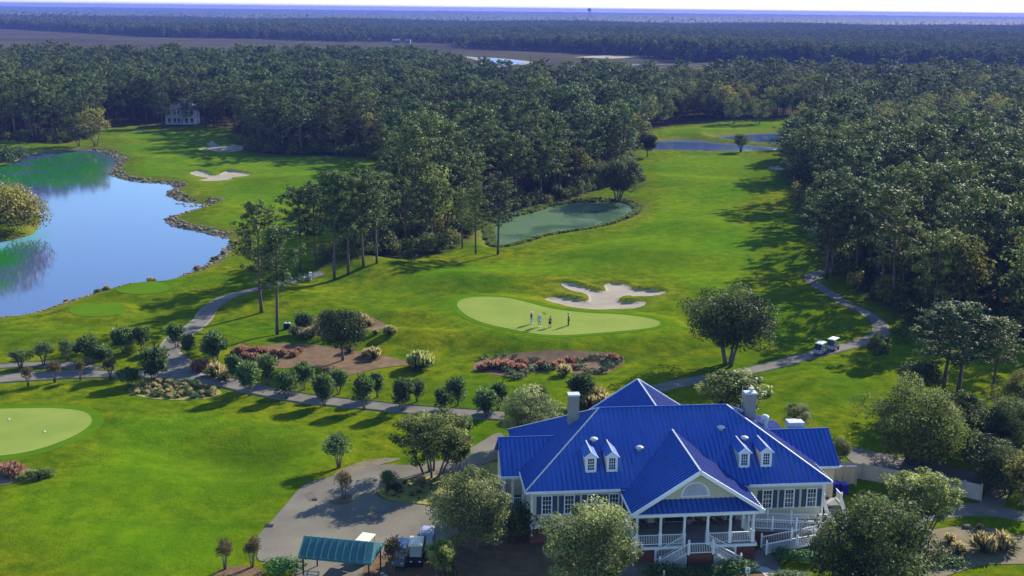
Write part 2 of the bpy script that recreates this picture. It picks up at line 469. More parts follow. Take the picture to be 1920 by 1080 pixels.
class MB:
    """collects shapes and links them as ONE mesh object"""

    def __init__(s):
        s.v, s.f, s.m, s.k = [], [], [], 0

    def add(s, verts, faces):
        b = len(s.v)
        s.v += [tuple(map(float, p)) for p in verts]
        s.f += [tuple(i + b for i in f) for f in faces]
        s.m += [s.k] * len(faces)
        return s

    def box(s, c, size, rz=0.0):
        cx, cy, cz = c
        a, b, h = size[0] / 2, size[1] / 2, size[2] / 2
        co, si = math.cos(rz), math.sin(rz)
        V = [(cx + x * co - y * si, cy + x * si + y * co, cz + z) for x, y, z in
             ((-a, -b, -h), (a, -b, -h), (a, b, -h), (-a, b, -h), (-a, -b, h), (a, -b, h), (a, b, h), (-a, b, h))]
        return s.add(V, [(0, 3, 2, 1), (4, 5, 6, 7), (0, 1, 5, 4), (1, 2, 6, 5), (2, 3, 7, 6), (3, 0, 4, 7)])

    def hexa(s, V):
        return s.add(V, [(0, 3, 2, 1), (4, 5, 6, 7), (0, 1, 5, 4), (1, 2, 6, 5), (2, 3, 7, 6), (3, 0, 4, 7)])

    def bar(s, a, b, w, h, up=(0, 0, 1)):
        a, b = Vector(a), Vector(b)
        d = (b - a)
        if d.length < 1e-6:
            return s
        d.normalize()
        x = d.cross(Vector(up))
        if x.length < 1e-4:
            x = Vector((1, 0, 0))
        x.normalize()
        z = x.cross(d)
        x, z = x * (w / 2), z * (h / 2)
        return s.hexa([a - x - z, a + x - z, b + x - z, b - x - z, a - x + z, a + x + z, b + x + z, b - x + z])

    def slab(s, pts, th):
        """polygon thickened downwards along its normal"""
        P = [Vector(p) for p in pts]
        n = Vector((0, 0, 0))
        for i in range(len(P)):
            n += P[i].cross(P[(i + 1) % len(P)])
        n.normalize()
        if n.z < 0:
            n = -n
            P.reverse()
        L = len(P)
        Q = [p - n * th for p in P]
        F = [tuple(range(L)), tuple(reversed(range(L, 2 * L)))]
        for i in range(L):
            j = (i + 1) % L
            F.append((j, i, L + i, L + j))
        return s.add(P + Q, F)

    def prism(s, poly, z0, z1):
        L = len(poly)
        V = [(p[0], p[1], z0) for p in poly] + [(p[0], p[1], z1) for p in poly]
        F = [tuple(reversed(range(L))), tuple(range(L, 2 * L))]
        for i in range(L):
            j = (i + 1) % L
            F.append((i, j, L + j, L + i))
        return s.add(V, F)

    def tube(s, pts, rad, n=6, cap=True):
        P = [Vector(p) for p in pts]
        if not hasattr(rad, '__len__'):
            rad = [rad] * len(P)
        V = []
        for i, p in enumerate(P):
            d = (P[min(i + 1, len(P) - 1)] - P[max(i - 1, 0)]).normalized()
            x = d.cross(Vector((.31, .95, .05)))
            if x.length < .05:
                x = d.cross(Vector((1, 0, 0)))
            x.normalize()
            y = d.cross(x)
            for k in range(n):
                a = 2 * math.pi * k / n
                V.append(p + (x * math.cos(a) + y * math.sin(a)) * rad[i])
        F = []
        for i in range(len(P) - 1):
            for k in range(n):
                k2 = (k + 1) % n
                F.append((i * n + k, i * n + k2, (i + 1) * n + k2, (i + 1) * n + k))
        if cap:
            F.append(tuple(reversed(range(n))))
            F.append(tuple(range((len(P) - 1) * n, len(P) * n)))
        return s.add(V, F)

    def lathe(s, c, prof, n=12):
        """profile of (radius, z)"""
        V, F = [], []
        for r, z in prof:
            for k in range(n):
                a = 2 * math.pi * k / n
                V.append((c[0] + r * math.cos(a), c[1] + r * math.sin(a), c[2] + z))
        for i in range(len(prof) - 1):
            for k in range(n):
                k2 = (k + 1) % n
                F.append((i * n + k, i * n + k2, (i + 1) * n + k2, (i + 1) * n + k))
        F.append(tuple(reversed(range(n))))
        F.append(tuple(range((len(prof) - 1) * n, len(prof) * n)))
        return s.add(V, F)

    def mesh(s, name, mats, smooth_=False):
        me = bpy.data.meshes.new(name)
        me.from_pydata(s.v, [], s.f)
        for m in (mats if isinstance(mats, (list, tuple)) else [mats]):
            me.materials.append(m)
        if any(s.m):
            me.polygons.foreach_set('material_index', s.m)
        if smooth_:
            me.polygons.foreach_set('use_smooth', [True] * len(s.f))
        me.update()
        return me

    def build(s, name, mats, parent=None, kind=None, smooth_=False, loc=None):
        return put(name, s.mesh(name, mats, smooth_), parent, kind, loc)


def put(name, me, parent=None, kind=None, loc=None):
    o = bpy.data.objects.new(name, me)
    C.objects.link(o)
    if parent is not None:
        o.parent = parent
    if kind:
        o['kind'] = kind
    if loc is not None:
        o.location = loc
    return o


def tag(o, label=None, cat=None, group=None, kind=None):
    if label:
        o['label'] = label
    if cat:
        o['category'] = cat
    if group:
        o['group'] = group
    if kind:
        o['kind'] = kind
    return o


def thing(name, label, cat, loc=(0, 0, 0), rz=0.0, group=None, sc=None):
    o = bpy.data.objects.new(name, None)
    o.empty_display_size = .5
    C.objects.link(o)
    o.location = loc
    o.rotation_euler = (0, 0, rz)
    if sc is not None:
        o.scale = sc if hasattr(sc, '__len__') else (sc, sc, sc)
    return tag(o, label, cat, group)


def copy_tree(o, parent=None):
    c = o.copy()
    C.objects.link(c)
    c.parent = parent
    for ch in [k for k in o.children]:
        copy_tree(ch, c)
    return c


def place(proto, used, loc, rz, sc, label, group, cat=None):
    """the first use moves the prototype itself, later ones are copies of it and its parts"""
    key = proto.name
    if key not in used:
        used.add(key)
        o = proto
    else:
        o = copy_tree(proto)
    o.location = loc
    o.rotation_euler = (0, 0, rz)
    o.scale = sc if hasattr(sc, '__len__') else (sc, sc, sc)
    tag(o, label, cat, group)
    return o


USED = set()


def vec(a):
    return Vector((float(a[0]), float(a[1]), float(a[2])))

# ------------------------------------------------------------------ the ground: one sheet to the horizon
ys = list(np.arange(48, 330, .72))
while ys[-1] < 17500:
    ys.append(ys[-1] + max(.75, (ys[-1] - 329) * .022 + .75))
GY = np.array(ys)
NS = 380
GS = np.linspace(-1, 1, NS)
HWA, HWB = 26.0, .60


def half(y):
    return HWA + HWB * np.asarray(y, float)


GX = GS[None, :] * half(GY)[:, None]
GYY = np.repeat(GY[:, None], NS, 1)
GZ = H(GX, GYY)


def ground_z(x, y):
    """height of the ground sheet itself"""
    x = np.asarray(x, float)
    y = np.asarray(y, float)
    j = np.clip(np.searchsorted(GY, y) - 1, 0, len(GY) - 2)
    fy = np.clip((y - GY[j]) / (GY[j + 1] - GY[j]), 0, 1)
    s = np.clip((x / half(y) + 1) / 2 * (NS - 1), 0, NS - 1.001)
    i = s.astype(int)
    fx = s - i
    return (GZ[j, i] * (1 - fx) + GZ[j, i + 1] * fx) * (1 - fy) + (GZ[j + 1, i] * (1 - fx) + GZ[j + 1, i + 1] * fx) * fy


def at(px, py, dz=0.0):
    """photograph pixel -> point on the modelled ground"""
    z = np.zeros(np.shape(px))
    for _ in range(14):
        p = gp(px, py, z)
        z = .5 * z + .5 * ground_z(p[..., 0], p[..., 1])
    p = gp(px, py, z)
    p[..., 2] = ground_z(p[..., 0], p[..., 1]) + dz
    return p


def grid_mesh(name, X, Y, Z):
    n, m = X.shape
    me = bpy.data.meshes.new(name)
    V = np.stack([X, Y, Z], -1).reshape(-1, 3)
    idx = np.arange(n * m).reshape(n, m)
    Q = np.stack([idx[:-1, :-1], idx[:-1, 1:], idx[1:, 1:], idx[1:, :-1]], -1).reshape(-1, 4)
    me.vertices.add(len(V))
    me.vertices.foreach_set('co', V.ravel())
    me.loops.add(Q.size)
    me.loops.foreach_set('vertex_index', Q.ravel())
    me.polygons.add(len(Q))
    me.polygons.foreach_set('loop_start', np.arange(0, Q.size, 4))
    me.polygons.foreach_set('loop_total', np.full(len(Q), 4))
    me.polygons.foreach_set('use_smooth', np.ones(len(Q), bool))
    me.update(calc_edges=True)
    return me


def fattr(me, name, arr):
    a = me.attributes.new(name, 'FLOAT', 'POINT')
    a.data.foreach_set('value', np.asarray(arr, np.float32).ravel())


gme = grid_mesh('ground', GX, GYY, GZ)
wood = np.maximum(sst((2.5 - sdf(WOOD_A, GX, GYY)) / 6), sst((2.5 - sdf(WOOD_B, GX, GYY)) / 6))
dry = np.zeros(GX.shape)
for W in WATERS:
    d = sdf(W, GX, GYY)
    dry = np.maximum(dry, sst((5.5 - d) / 5) * .85)
for S in SAND.values():
    d = sdf(S, GX, GYY)
    dry = np.maximum(dry, .25 * sst((3.5 - d) / 3))
mow = np.zeros(GX.shape)
for F in FAIRWAYS + [LAWN]:
    mow = np.maximum(mow, sst((1 - sdf(F, GX, GYY)) / 5))
mow = np.maximum(mow, sst((6 - sdf(GREEN, GX, GYY)) / 5))
mline = np.array([gp(*p)[:2] for p in MARSH_FRONT])
mf = np.interp(GX, mline[:, 0], mline[:, 1])
marsh = sst((GYY - mf) / 20)
for nm, a in (('wood', wood), ('dry', dry), ('mow', mow), ('marsh', marsh)):
    fattr(gme, nm, a)


def ground_material():
    m, t, p = node_mat('course_turf')
    co = N(t, 'ShaderNodeNewGeometry').outputs['Position']
    A = lambda n: N(t, 'ShaderNodeAttribute', attribute_name=n).outputs['Fac']
    n1 = ramp(t, noise(t, .045, 5, .62, co, .4), .36, .66)
    n2 = ramp(t, noise(t, .45, 6, .7, co), .36, .66)
    n3 = ramp(t, noise(t, 3.5, 4, .7, co), .3, .7)
    rough_c = mixc(t, (.078, .135, .002), (.185, .180, .004), n1)
    rough_c = mixc(t, rough_c, (.034, .080, .002), n2)
    mow_c = mixc(t, (.076, .158, .002), (.158, .195, .004), n1)
    k = N(t, 'ShaderNodeMath', operation='MULTIPLY')
    t.links.new(n2, k.inputs[0])
    k.inputs[1].default_value = .75
    mow_c = mixc(t, mow_c, (.034, .095, .002), k.outputs[0])
    n0 = ramp(t, noise(t, .028, 3, .5, co, .8), .50, .72)
    kk = N(t, 'ShaderNodeMath', operation='MULTIPLY')
    t.links.new(n0, kk.inputs[0])
    kk.inputs[1].default_value = .6
    mow_c = mixc(t, mow_c, (.045, .085, .002), kk.outputs[0])
    c = mixc(t, rough_c, mow_c, A('mow'))
    dry_c = mixc(t, (.19, .17, .025), (.11, .14, .02), n2)
    c = mixc(t, c, dry_c, A('dry'))
    wood_c = mixc(t, (.085, .06, .032), (.04, .045, .02), n2)
    c = mixc(t, c, wood_c, A('wood'))
    mn = ramp(t, noise(t, .006, 6, .65, co, .8), .38, .62)
    mn2 = ramp(t, noise(t, .05, 4, .7, co), .3, .7)
    marsh_c = mixc(t, mixc(t, (.055, .050, .030), (.12, .105, .05), mn), (.042, .038, .026), mn2)
    c = mixc(t, c, marsh_c, A('marsh'))
    f = N(t, 'ShaderNodeMath', operation='MULTIPLY')
    t.links.new(n3, f.inputs[0])
    f.inputs[1].default_value = .5
    c2 = N(t, 'ShaderNodeHueSaturation')
    t.links.new(c, c2.inputs['Color'])
    c2.inputs['Value'].default_value = .72
    c = mixc(t, c, c2.outputs[0], f.outputs[0])
    t.links.new(c, p.inputs['Base Color'])
    p.inputs['Roughness'].default_value = .9
    p.inputs['Specular IOR Level'].default_value = .0
    bump(t, p, noise(t, 1.3, 6, .8, co), .9, .2)
    return m


gme.materials.append(ground_material())
ground = put('ground', gme, kind='structure')


def drape(name, poly, mat, off=.05, step=1.2, kind='structure', parent=None, skirt=.25, z=None):
    """a sheet that follows the ground inside an outline, with a small skirt round its edge"""
    poly = np.asarray(poly, float)
    lo, hi = poly.min(0), poly.max(0)
    gx, gy = np.meshgrid(np.arange(lo[0], hi[0], step), np.arange(lo[1], hi[1], step))
    d = sdf(poly, gx, gy)
    ins = d < -step * .4
    pts = [Vector(p) for p in poly] + [Vector((a, b)) for a, b in zip(gx[ins], gy[ins])]
    L = len(poly)
    V2, E2, F2, *_ = delaunay_2d_cdt(pts, [(i, (i + 1) % L) for i in range(L)], [], 1, 1e-4)
    V2 = np.array([tuple(v) for v in V2])
    zz = (ground_z(V2[:, 0], V2[:, 1]) if z is None else np.full(len(V2), z)) + off
    mb = MB()
    mb.add(np.column_stack([V2, zz]), [tuple(f) for f in F2])
    if skirt:
        base = (ground_z(poly[:, 0], poly[:, 1]) if z is None else np.full(L, z)) + off
        V = np.vstack([np.column_stack([poly, base]), np.column_stack([poly, base - skirt])])
        mb.add(V, [(i, (i + 1) % L, L + (i + 1) % L, L + i) for i in range(L)])
    return mb.build(name, mat, parent, kind, smooth_=True)


def ribbon(name, pix, width, mat, off=.06, ext=0, kind='structure'):
    """a path of even width along pixels of the photograph; width may be a list"""
    a = np.array(pix, float)
    g = at(a[:, 0], a[:, 1])[:, :2]
    w = np.asarray(width if hasattr(width, '__len__') else [width] * len(g), float)
    s = smooth(np.column_stack([g, w]), 8, False)
    # even steps
    seg = np.r_[0, np.cumsum(np.hypot(*np.diff(s[:, :2], axis=0).T))]
    k = np.linspace(0, seg[-1], max(4, int(seg[-1] / .9)))
    s = np.column_stack([np.interp(k, seg, s[:, i]) for i in range(3)])
    tn = np.gradient(s[:, :2], axis=0)
    tn /= np.linalg.norm(tn, axis=1)[:, None]
    nr = np.column_stack([-tn[:, 1], tn[:, 0]])
    K = 7
    rows = [s[:, :2] + nr * (s[:, 2:3] * (j / (K - 1) - .5)) for j in range(K)]
    V, F = [], []
    n = len(s)
    for j, rr in enumerate(rows):
        z = ground_z(rr[:, 0], rr[:, 1]) + off
        V += [(x, y, q) for (x, y), q in zip(rr, z)]
    for j in range(K - 1):
        for i in range(n - 1):
            F.append((j * n + i, (j + 1) * n + i, (j + 1) * n + i + 1, j * n + i + 1))
    b = len(V)
    for j in (0, K - 1):
        V += [(x, y, z - .3) for x, y, z in V[j * n:(j + 1) * n]]
    for q, j in enumerate((0, K - 1)):
        for i in range(n - 1):
            F.append((j * n + i, j * n + i + 1, b + q * n + i + 1, b + q * n + i))
    mb = MB()
    mb.add(V, F)
    return mb.build(name, mat, None, kind, smooth_=True)


# water
lake = drape('lake', LAKE * 1.0, M['water_lake'], 0, 3, z=WL, skirt=0)
_v = np.array([v.co[:2] for v in lake.data.vertices])
_alg_refl = np.zeros(len(_v))
for _p, _w in ((pix_poly([(-260, 322), (40, 300), (110, 284), (185, 284), (222, 305), (214, 335), (190, 352), (150, 350), (110, 360), (60, 352), (-60, 372), (-260, 372)], WL, 3), 9.0),
               (pix_poly([(-260, 440), (30, 440), (84, 420), (88, 450), (55, 480), (30, 520), (0, 548), (-120, 560), (-260, 560)], WL, 3), 5.0)):
    _alg_refl = np.maximum(_alg_refl, sst((2 - sdf(_p, _v[:, 0], _v[:, 1])) / _w))
fattr(lake.data, 'algae_reflection', _alg_refl)
drape('duckweed_pond', POND, M['water_pond'], 0, 6, z=WL, skirt=0)
drape('far_pond', POND_FAR, M['water_far'], 0, 8, z=WL, skirt=0)
drape('back_pond', POND_BACK, M['water_far'], 0, 8, z=WL, skirt=0)

# greens, tees, sand
drape('putting_green', GREEN, M['green'], .05, .8)
drape('practice_green', GREEN2, M['green'], .05, .8)


def ring(poly, d):
    tn = np.roll(poly, -1, 0) - np.roll(poly, 1, 0)
    tn /= np.linalg.norm(tn, axis=1)[:, None]
    n = np.column_stack([tn[:, 1], -tn[:, 0]])
    q = poly + n * .05
    return poly + n * (d if sdf(poly, q[:, 0], q[:, 1]).mean() > 0 else -d)


drape('green_collar', ring(GREEN, .9), M['collar'], .025, .9)
drape('practice_collar', ring(GREEN2, 1.2), M['collar'], .025, .9)
drape('tee_box', TEE1, M['tee'], .05, .8)
drape('tee_box', TEE2, M['tee'], .05, .8)
for S in SAND.values():
    drape('sand_bunker', ring(S, -.22), M['sand'], .06, .4)

# paths and the yard
ribbon('cart_path', [(-130, 722), (-40, 714), (60, 706), (160, 702), (260, 702), (340, 706), (400, 712), (440, 721), (490, 733), (560, 746), (630, 754), (700, 761), (770, 768), (850, 774), (946, 780)],
       [3.4, 3.4, 3.8, 3.4, 3.2, 4.0, 4.0, 3.6, 3.3, 3.2, 3.0, 3.0, 3.0, 3.0, 3.0], M['concrete'], .06)
ribbon('cart_path', [(352, 712), (340, 688), (318, 664), (322, 645), (352, 622), (378, 601), (394, 578), (426, 558), (470, 545), (520, 534), (570, 522), (604, 512)],
       [4.2, 3.6, 3.0, 2.8, 2.8, 2.8, 2.7, 2.6, 2.5, 2.5, 2.4, 2.4], M['concrete'], .075)
ribbon('cart_path', [(-130, 694), (-40, 690), (50, 684), (130, 684), (180, 694)], [2.2, 2.2, 2.2, 2.6, 2.6], M['concrete'], .05)
ribbon('cart_path', [(1180, 748), (1225, 731), (1290, 716), (1400, 697), (1500, 672), (1580, 652), (1640, 633), (1652, 618), (1640, 598), (1602, 576), (1556, 550), (1528, 532), (1522, 520), (1540, 511), (1575, 506)],
       2.5, M['concrete'], .06)
PLZ = [(484, 1030), (484, 1006), (509, 977), (534, 949), (557, 922), (577, 906), (625, 893), (670, 882), (712, 872), (780, 872), (850, 858), (892, 835), (935, 812), (950, 830), (940, 855), (905, 872),
       (868, 888), (815, 892), (760, 899), (722, 911), (705, 924), (722, 938), (760, 944), (806, 950), (836, 960), (850, 978), (860, 992), (846, 1012), (832, 1040), (826, 1075), (830, 1130), (520, 1130), (545, 1080), (560, 1062), (530, 1054), (486, 1052)]
drape('yard', pix_poly(PLZ, 0, 3), M['plaza'], .05, 1.0)
drape('driveway', pix_poly([(1590, 838), (1640, 846), (1740, 866), (1850, 890), (1960, 905), (1960, 930), (1860, 910), (1720, 895), (1600, 868)], 0, 3), M['concrete'], .05, 1.2)
drape('side_path', pix_poly([(1680, 940), (1760, 945), (1830, 944), (1880, 952), (1990, 975), (1990, 992), (1900, 975), (1840, 967), (1780, 972), (1700, 985), (1660, 975)], 0, 3), M['concrete'], .05, 1.2)
drape('side_path', pix_poly([(1835, 946), (1850, 925), (1868, 900), (1890, 880), (1905, 884), (1890, 915), (1880, 950)], 0, 3), M['concrete'], .055, 1.0)
drape('front_walk', pix_poly([(1417, 1032), (1446, 1032), (1462, 1062), (1478, 1100), (1440, 1110), (1430, 1075), (1414, 1055)], 0, 2), M['concrete'], .05, .8)
drape('front_walk', pix_poly([(1190, 1052), (1232, 1050), (1250, 1064), (1215, 1110), (1160, 1110), (1168, 1070)], 0, 2), M['concrete'], .05, .8)
drape('kerb_strip', pix_poly([(1395, 1066), (1412, 1062), (1440, 1066), (1455, 1080), (1440, 1086), (1425, 1072), (1405, 1072)], 0, 2), M['kerb'], .07, .8)

# planted beds
drape('straw_bed', pix_poly([(590, 668), (620, 655), (660, 662), (700, 668), (745, 676), (770, 684), (730, 690), (690, 697), (650, 706), (620, 700), (596, 688)], 0, 4), M['mulch'], .04, .8)
drape('straw_bed', pix_poly([(430, 668), (480, 655), (540, 648), (600, 652), (640, 668), (600, 690), (540, 690), (470, 690)], 0, 4), M['mulch'], .035, .8)
drape('straw_bed', pix_poly([(545, 625), (580, 602), (640, 596), (680, 600), (712, 612), (735, 622), (705, 630), (660, 625), (600, 634)], 0, 4), M['mulch'], .035, .8)
drape('straw_bed', pix_poly([(886, 690), (900, 674), (950, 668), (1010, 668), (1090, 668), (1140, 668), (1172, 675), (1150, 692), (1128, 701), (1090, 700), (1040, 695), (1000, 700), (975, 712), (940, 708), (900, 697)], 0, 4), M['mulch'], .035, .8)
drape('planted_bed', pix_poly([(240, 735), (262, 720), (300, 713), (350, 713), (395, 722), (415, 733), (395, 744), (340, 750), (270, 748)], 0, 4), M['drygrass'], .045, .8)
drape('straw_bed', pix_poly([(626, 893), (640, 880), (680, 866), (720, 860), (750, 861), (715, 871), (675, 881), (650, 893), (640, 902)], 0, 4), M['soil'], .04, .7)
drape('traffic_island', pix_poly([(707, 922), (725, 909), (765, 899), (818, 892), (880, 882), (930, 868), (950, 900), (900, 960), (856, 970), (834, 958), (806, 948), (762, 943), (724, 936)], 0, 3), M['drygrass'], .065, .8)
drape('straw_bed', pix_poly([(636, 936), (652, 928), (662, 936), (652, 946), (628, 946), (618, 940)], 0, 3), M['mulch'], .075, .5)
drape('straw_bed', pix_poly([(-60, 912), (-40, 880), (0, 872), (50, 878), (92, 886), (98, 892), (60, 898), (0, 908)], 0, 4), M['soil'], .04, .7)
drape('straw_bed', pix_poly([(400, 1082), (420, 1066), (450, 1062), (480, 1064), (495, 1076), (480, 1096), (420, 1100)], 0, 3), M['mulch'], .04, .7)
drape('straw_bed', pix_poly([(1725, 1010), (1745, 996), (1790, 988), (1850, 990), (1900, 1002), (1980, 1020), (1980, 1052), (1900, 1058), (1840, 1060), (1790, 1075), (1730, 1090), (1715, 1050)], 0, 3), M['soil'], .04, .8)
drape('straw_bed', pix_poly([(835, 1010), (850, 985), (880, 960), (950, 952), (1010, 985), (1190, 1040), (1180, 1110), (840, 1110), (836, 1050)], 0, 2), M['mulch'], .03, 1.0)
drape('straw_bed', pix_poly([(1236, 1058), (1300, 1050), (1400, 1052), (1420, 1064), (1425, 1100), (1230, 1110)], 0, 2), M['mulch'], .03, 1.0)
drape('straw_bed', pix_poly([(690, 1048), (740, 1042), (800, 1046), (835, 1060), (835, 1110), (690, 1110)], 0, 2), M['mulch'], .07, .7)

# marsh river, far pale banks
rv = gp([835, 868, 880, 905, 930, 952, 930, 905, 882], [104, 106.5, 108, 109, 112, 117, 121, 124.5, 127], .3)
def flat_ribbon(name, pts, widths, mat, z, kind='structure'):
    s = smooth(np.column_stack([np.asarray(pts)[:, :2], widths]), 6, False)
    tn = np.gradient(s[:, :2], axis=0)
    tn /= np.linalg.norm(tn, axis=1)[:, None]
    nr = np.column_stack([-tn[:, 1], tn[:, 0]])
    A = s[:, :2] + nr * s[:, 2:3] / 2
    B = s[:, :2] - nr * s[:, 2:3] / 2
    n = len(s)
    mb = MB()
    mb.add([(x, y, z) for x, y in A] + [(x, y, z) for x, y in B], [(i, n + i, n + i + 1, i + 1) for i in range(n - 1)])
    return mb.build(name, mat, None, kind)


M['bank'] = surf('pale_marsh_bank', (.26, .235, .15), (.20, .17, .09), .05, .9, obj=False)
flat_ribbon('river_bank', rv, [16, 17, 19, 27, 38, 48, 36, 30, 26], M['bank'], .25)
flat_ribbon('river', rv, [7, 8, 9, 16, 24, 32, 22, 18, 14], M['water_river'], .45)
rv2 = gp([1062, 1090, 1120, 1160, 1230, 1330, 1420], [122.5, 122.5, 122.5, 122, 121, 123, 124], .3)
flat_ribbon('river_bank', rv2, [18, 28, 26, 14, 8, 6, 6], M['bank'], .24)
flat_ribbon('river', rv2, [10, 20, 18, 8, 4, 3, 3], M['water_river'], .44)
flat_ribbon('marsh_bank', gp([1110, 1150, 1190, 1216], [108.5, 106, 104, 104], .3), [40, 50, 50, 20], M['bank'], .2)

# ------------------------------------------------------------------ air
M['haze'] = bpy.data.materials.new('haze_air')
M['haze'].use_nodes = True
t = M['haze'].node_tree
t.nodes.clear()
_o = N(t, 'ShaderNodeOutputMaterial')
_pv = N(t, 'ShaderNodeVolumePrincipled')
_pv.inputs['Color'].default_value = (.13, .185, .60, 1)
_pv.inputs['Density'].default_value = .000145
_pv.inputs['Anisotropy'].default_value = .0
t.links.new(_pv.outputs[0], _o.inputs['Volume'])
mb = MB()
mb.box((0, 8900, 29), (23000, 17900, 70))
mb.build('haze', M['haze'], None, 'stuff')

# ------------------------------------------------------------------ plants: leaf meshes and their builders


def unit(a):
    return a / (np.linalg.norm(a, axis=-1, keepdims=True) + 1e-9)


class Leaves:
    """many leaf-sized faces in one crown mesh, each with its own tint and material"""

    def __init__(s, seed):
        s.r = np.random.default_rng(seed)
        s.parts = []

    def add(s, cen, nrm, length, width, tint, mi=0, along=None):
        n = len(cen)
        nrm = unit(nrm)
        a = s.r.normal(size=(n, 3)) if along is None else along
        t_ = unit(a - (a * nrm).sum(1, keepdims=True) * nrm)
        b = np.cross(nrm, t_)
        length = np.broadcast_to(length, n)[:, None]
        width = np.broadcast_to(width, n)[:, None]
        bend = nrm * length * s.r.uniform(-.15, .05, (n, 1))
        V = np.stack([cen + t_ * length / 2 + bend, cen + b * width / 2, cen - t_ * length / 2 + bend, cen - b * width / 2], 1)
        s.parts.append((V, np.clip(np.broadcast_to(tint, n), 0, 1), np.full(n, mi)))

    def cloud(s, c, rad, n, size, asp=.5, up=.45, flat=1.0, base=.5, spread=.25, shell=.35, mi=0, jit=.7, radial=False):
        d = unit(s.r.normal(size=(n, 3)))
        rr = (shell + (1 - shell) * s.r.random((n, 1)) ** .6)
        off = d * rr * np.array([rad, rad, rad * flat])
        cen = np.asarray(c) + off
        nrm = d + np.array([0, 0, up]) + s.r.normal(size=(n, 3)) * jit
        al = (d + np.array([0, 0, .5]) + s.r.normal(size=(n, 3)) * .35) if radial else None
        if radial:
            nrm = np.cross(al, s.r.normal(size=(n, 3)))
        L = size * s.r.uniform(.65, 1.35, n)
        s.add(cen, nrm, L, L * asp, base + s.r.normal(size=n) * spread, mi, al)

    def mesh(s, name, mats):
        V = np.concatenate([p[0] for p in s.parts])
        T = np.concatenate([p[1] for p in s.parts])
        MI = np.concatenate([p[2] for p in s.parts])
        n = len(V)
        me = bpy.data.meshes.new(name)
        me.vertices.add(n * 4)
        me.vertices.foreach_set('co', V.reshape(-1).astype(np.float32))
        me.loops.add(n * 4)
        me.loops.foreach_set('vertex_index', np.arange(n * 4))
        me.polygons.add(n)
        me.polygons.foreach_set('loop_start', np.arange(0, n * 4, 4))
        me.polygons.foreach_set('loop_total', np.full(n, 4))
        for m in (mats if isinstance(mats, (list, tuple)) else [mats]):
            me.materials.append(m)
        me.polygons.foreach_set('material_index', MI.astype(np.int32))
        me.update(calc_edges=True)
        fattr(me, 'tint', np.repeat(T, 4))
        return me


def pine(name, seed, h, cb, rad, nb=34, per=3, k=15, tuft=.62, cr=.62, mat='pine', tops=1.0):
    """tall pine: bare trunk, limbs and tufts of needles"""
    r = np.random.default_rng(seed)
    L = Leaves(seed + 1)
    lean = r.normal(0, .02, 2)
    axis = lambda z: np.array([lean[0] * z + .12 * math.sin(z * .35 + seed), lean[1] * z, z])
    tr = MB()
    zs = np.linspace(0, h * .97, 8)
    tr.tube([axis(z) for z in zs], [max(.03, .21 * (1 - z / h) ** .8 + .03) * h / 16 for z in zs], 7)
    for i in range(nb):
        q = (i + .5) / nb
        z = h * (cb + (1 - cb) * q)
        prof = math.sqrt(max(.06, 1 - ((q - .42) / .62) ** 2)) * (1 + .12 * math.sin(i * 1.7 + seed))
        ln = max(.35, rad * prof * r.uniform(.6, 1.18))
        a = i * 2.399 + r.uniform(-.5, .5)
        d = np.array([math.cos(a), math.sin(a), r.uniform(.05, .42) + .35 * q])
        p0 = axis(z)
        tr.tube([p0, p0 + d * ln * .55 + [0, 0, -.05 * ln], p0 + d * ln], [.055 * h / 16, .04 * h / 16, .015], 4, False)
        for j in range(per):
            s_ = 1 - j * .27 + r.uniform(-.08, .06)
            if s_ * ln < .3 and j:
                continue
            c = p0 + d * ln * s_ + r.normal(0, .12, 3)
            L.cloud(c, cr * r.uniform(.7, 1.2), k, tuft, .36, .7, .75, .45 + r.normal(0, .27), .2, .15, jit=.5)
    L.cloud(axis(h * .985), cr * 1.1, k * 2, tuft, .34, .7, .9, .6, .2, .1, jit=.5)
    return L.mesh(name + '_crown', M[mat]), tr.mesh(name + '_trunk', M['bark'], True)


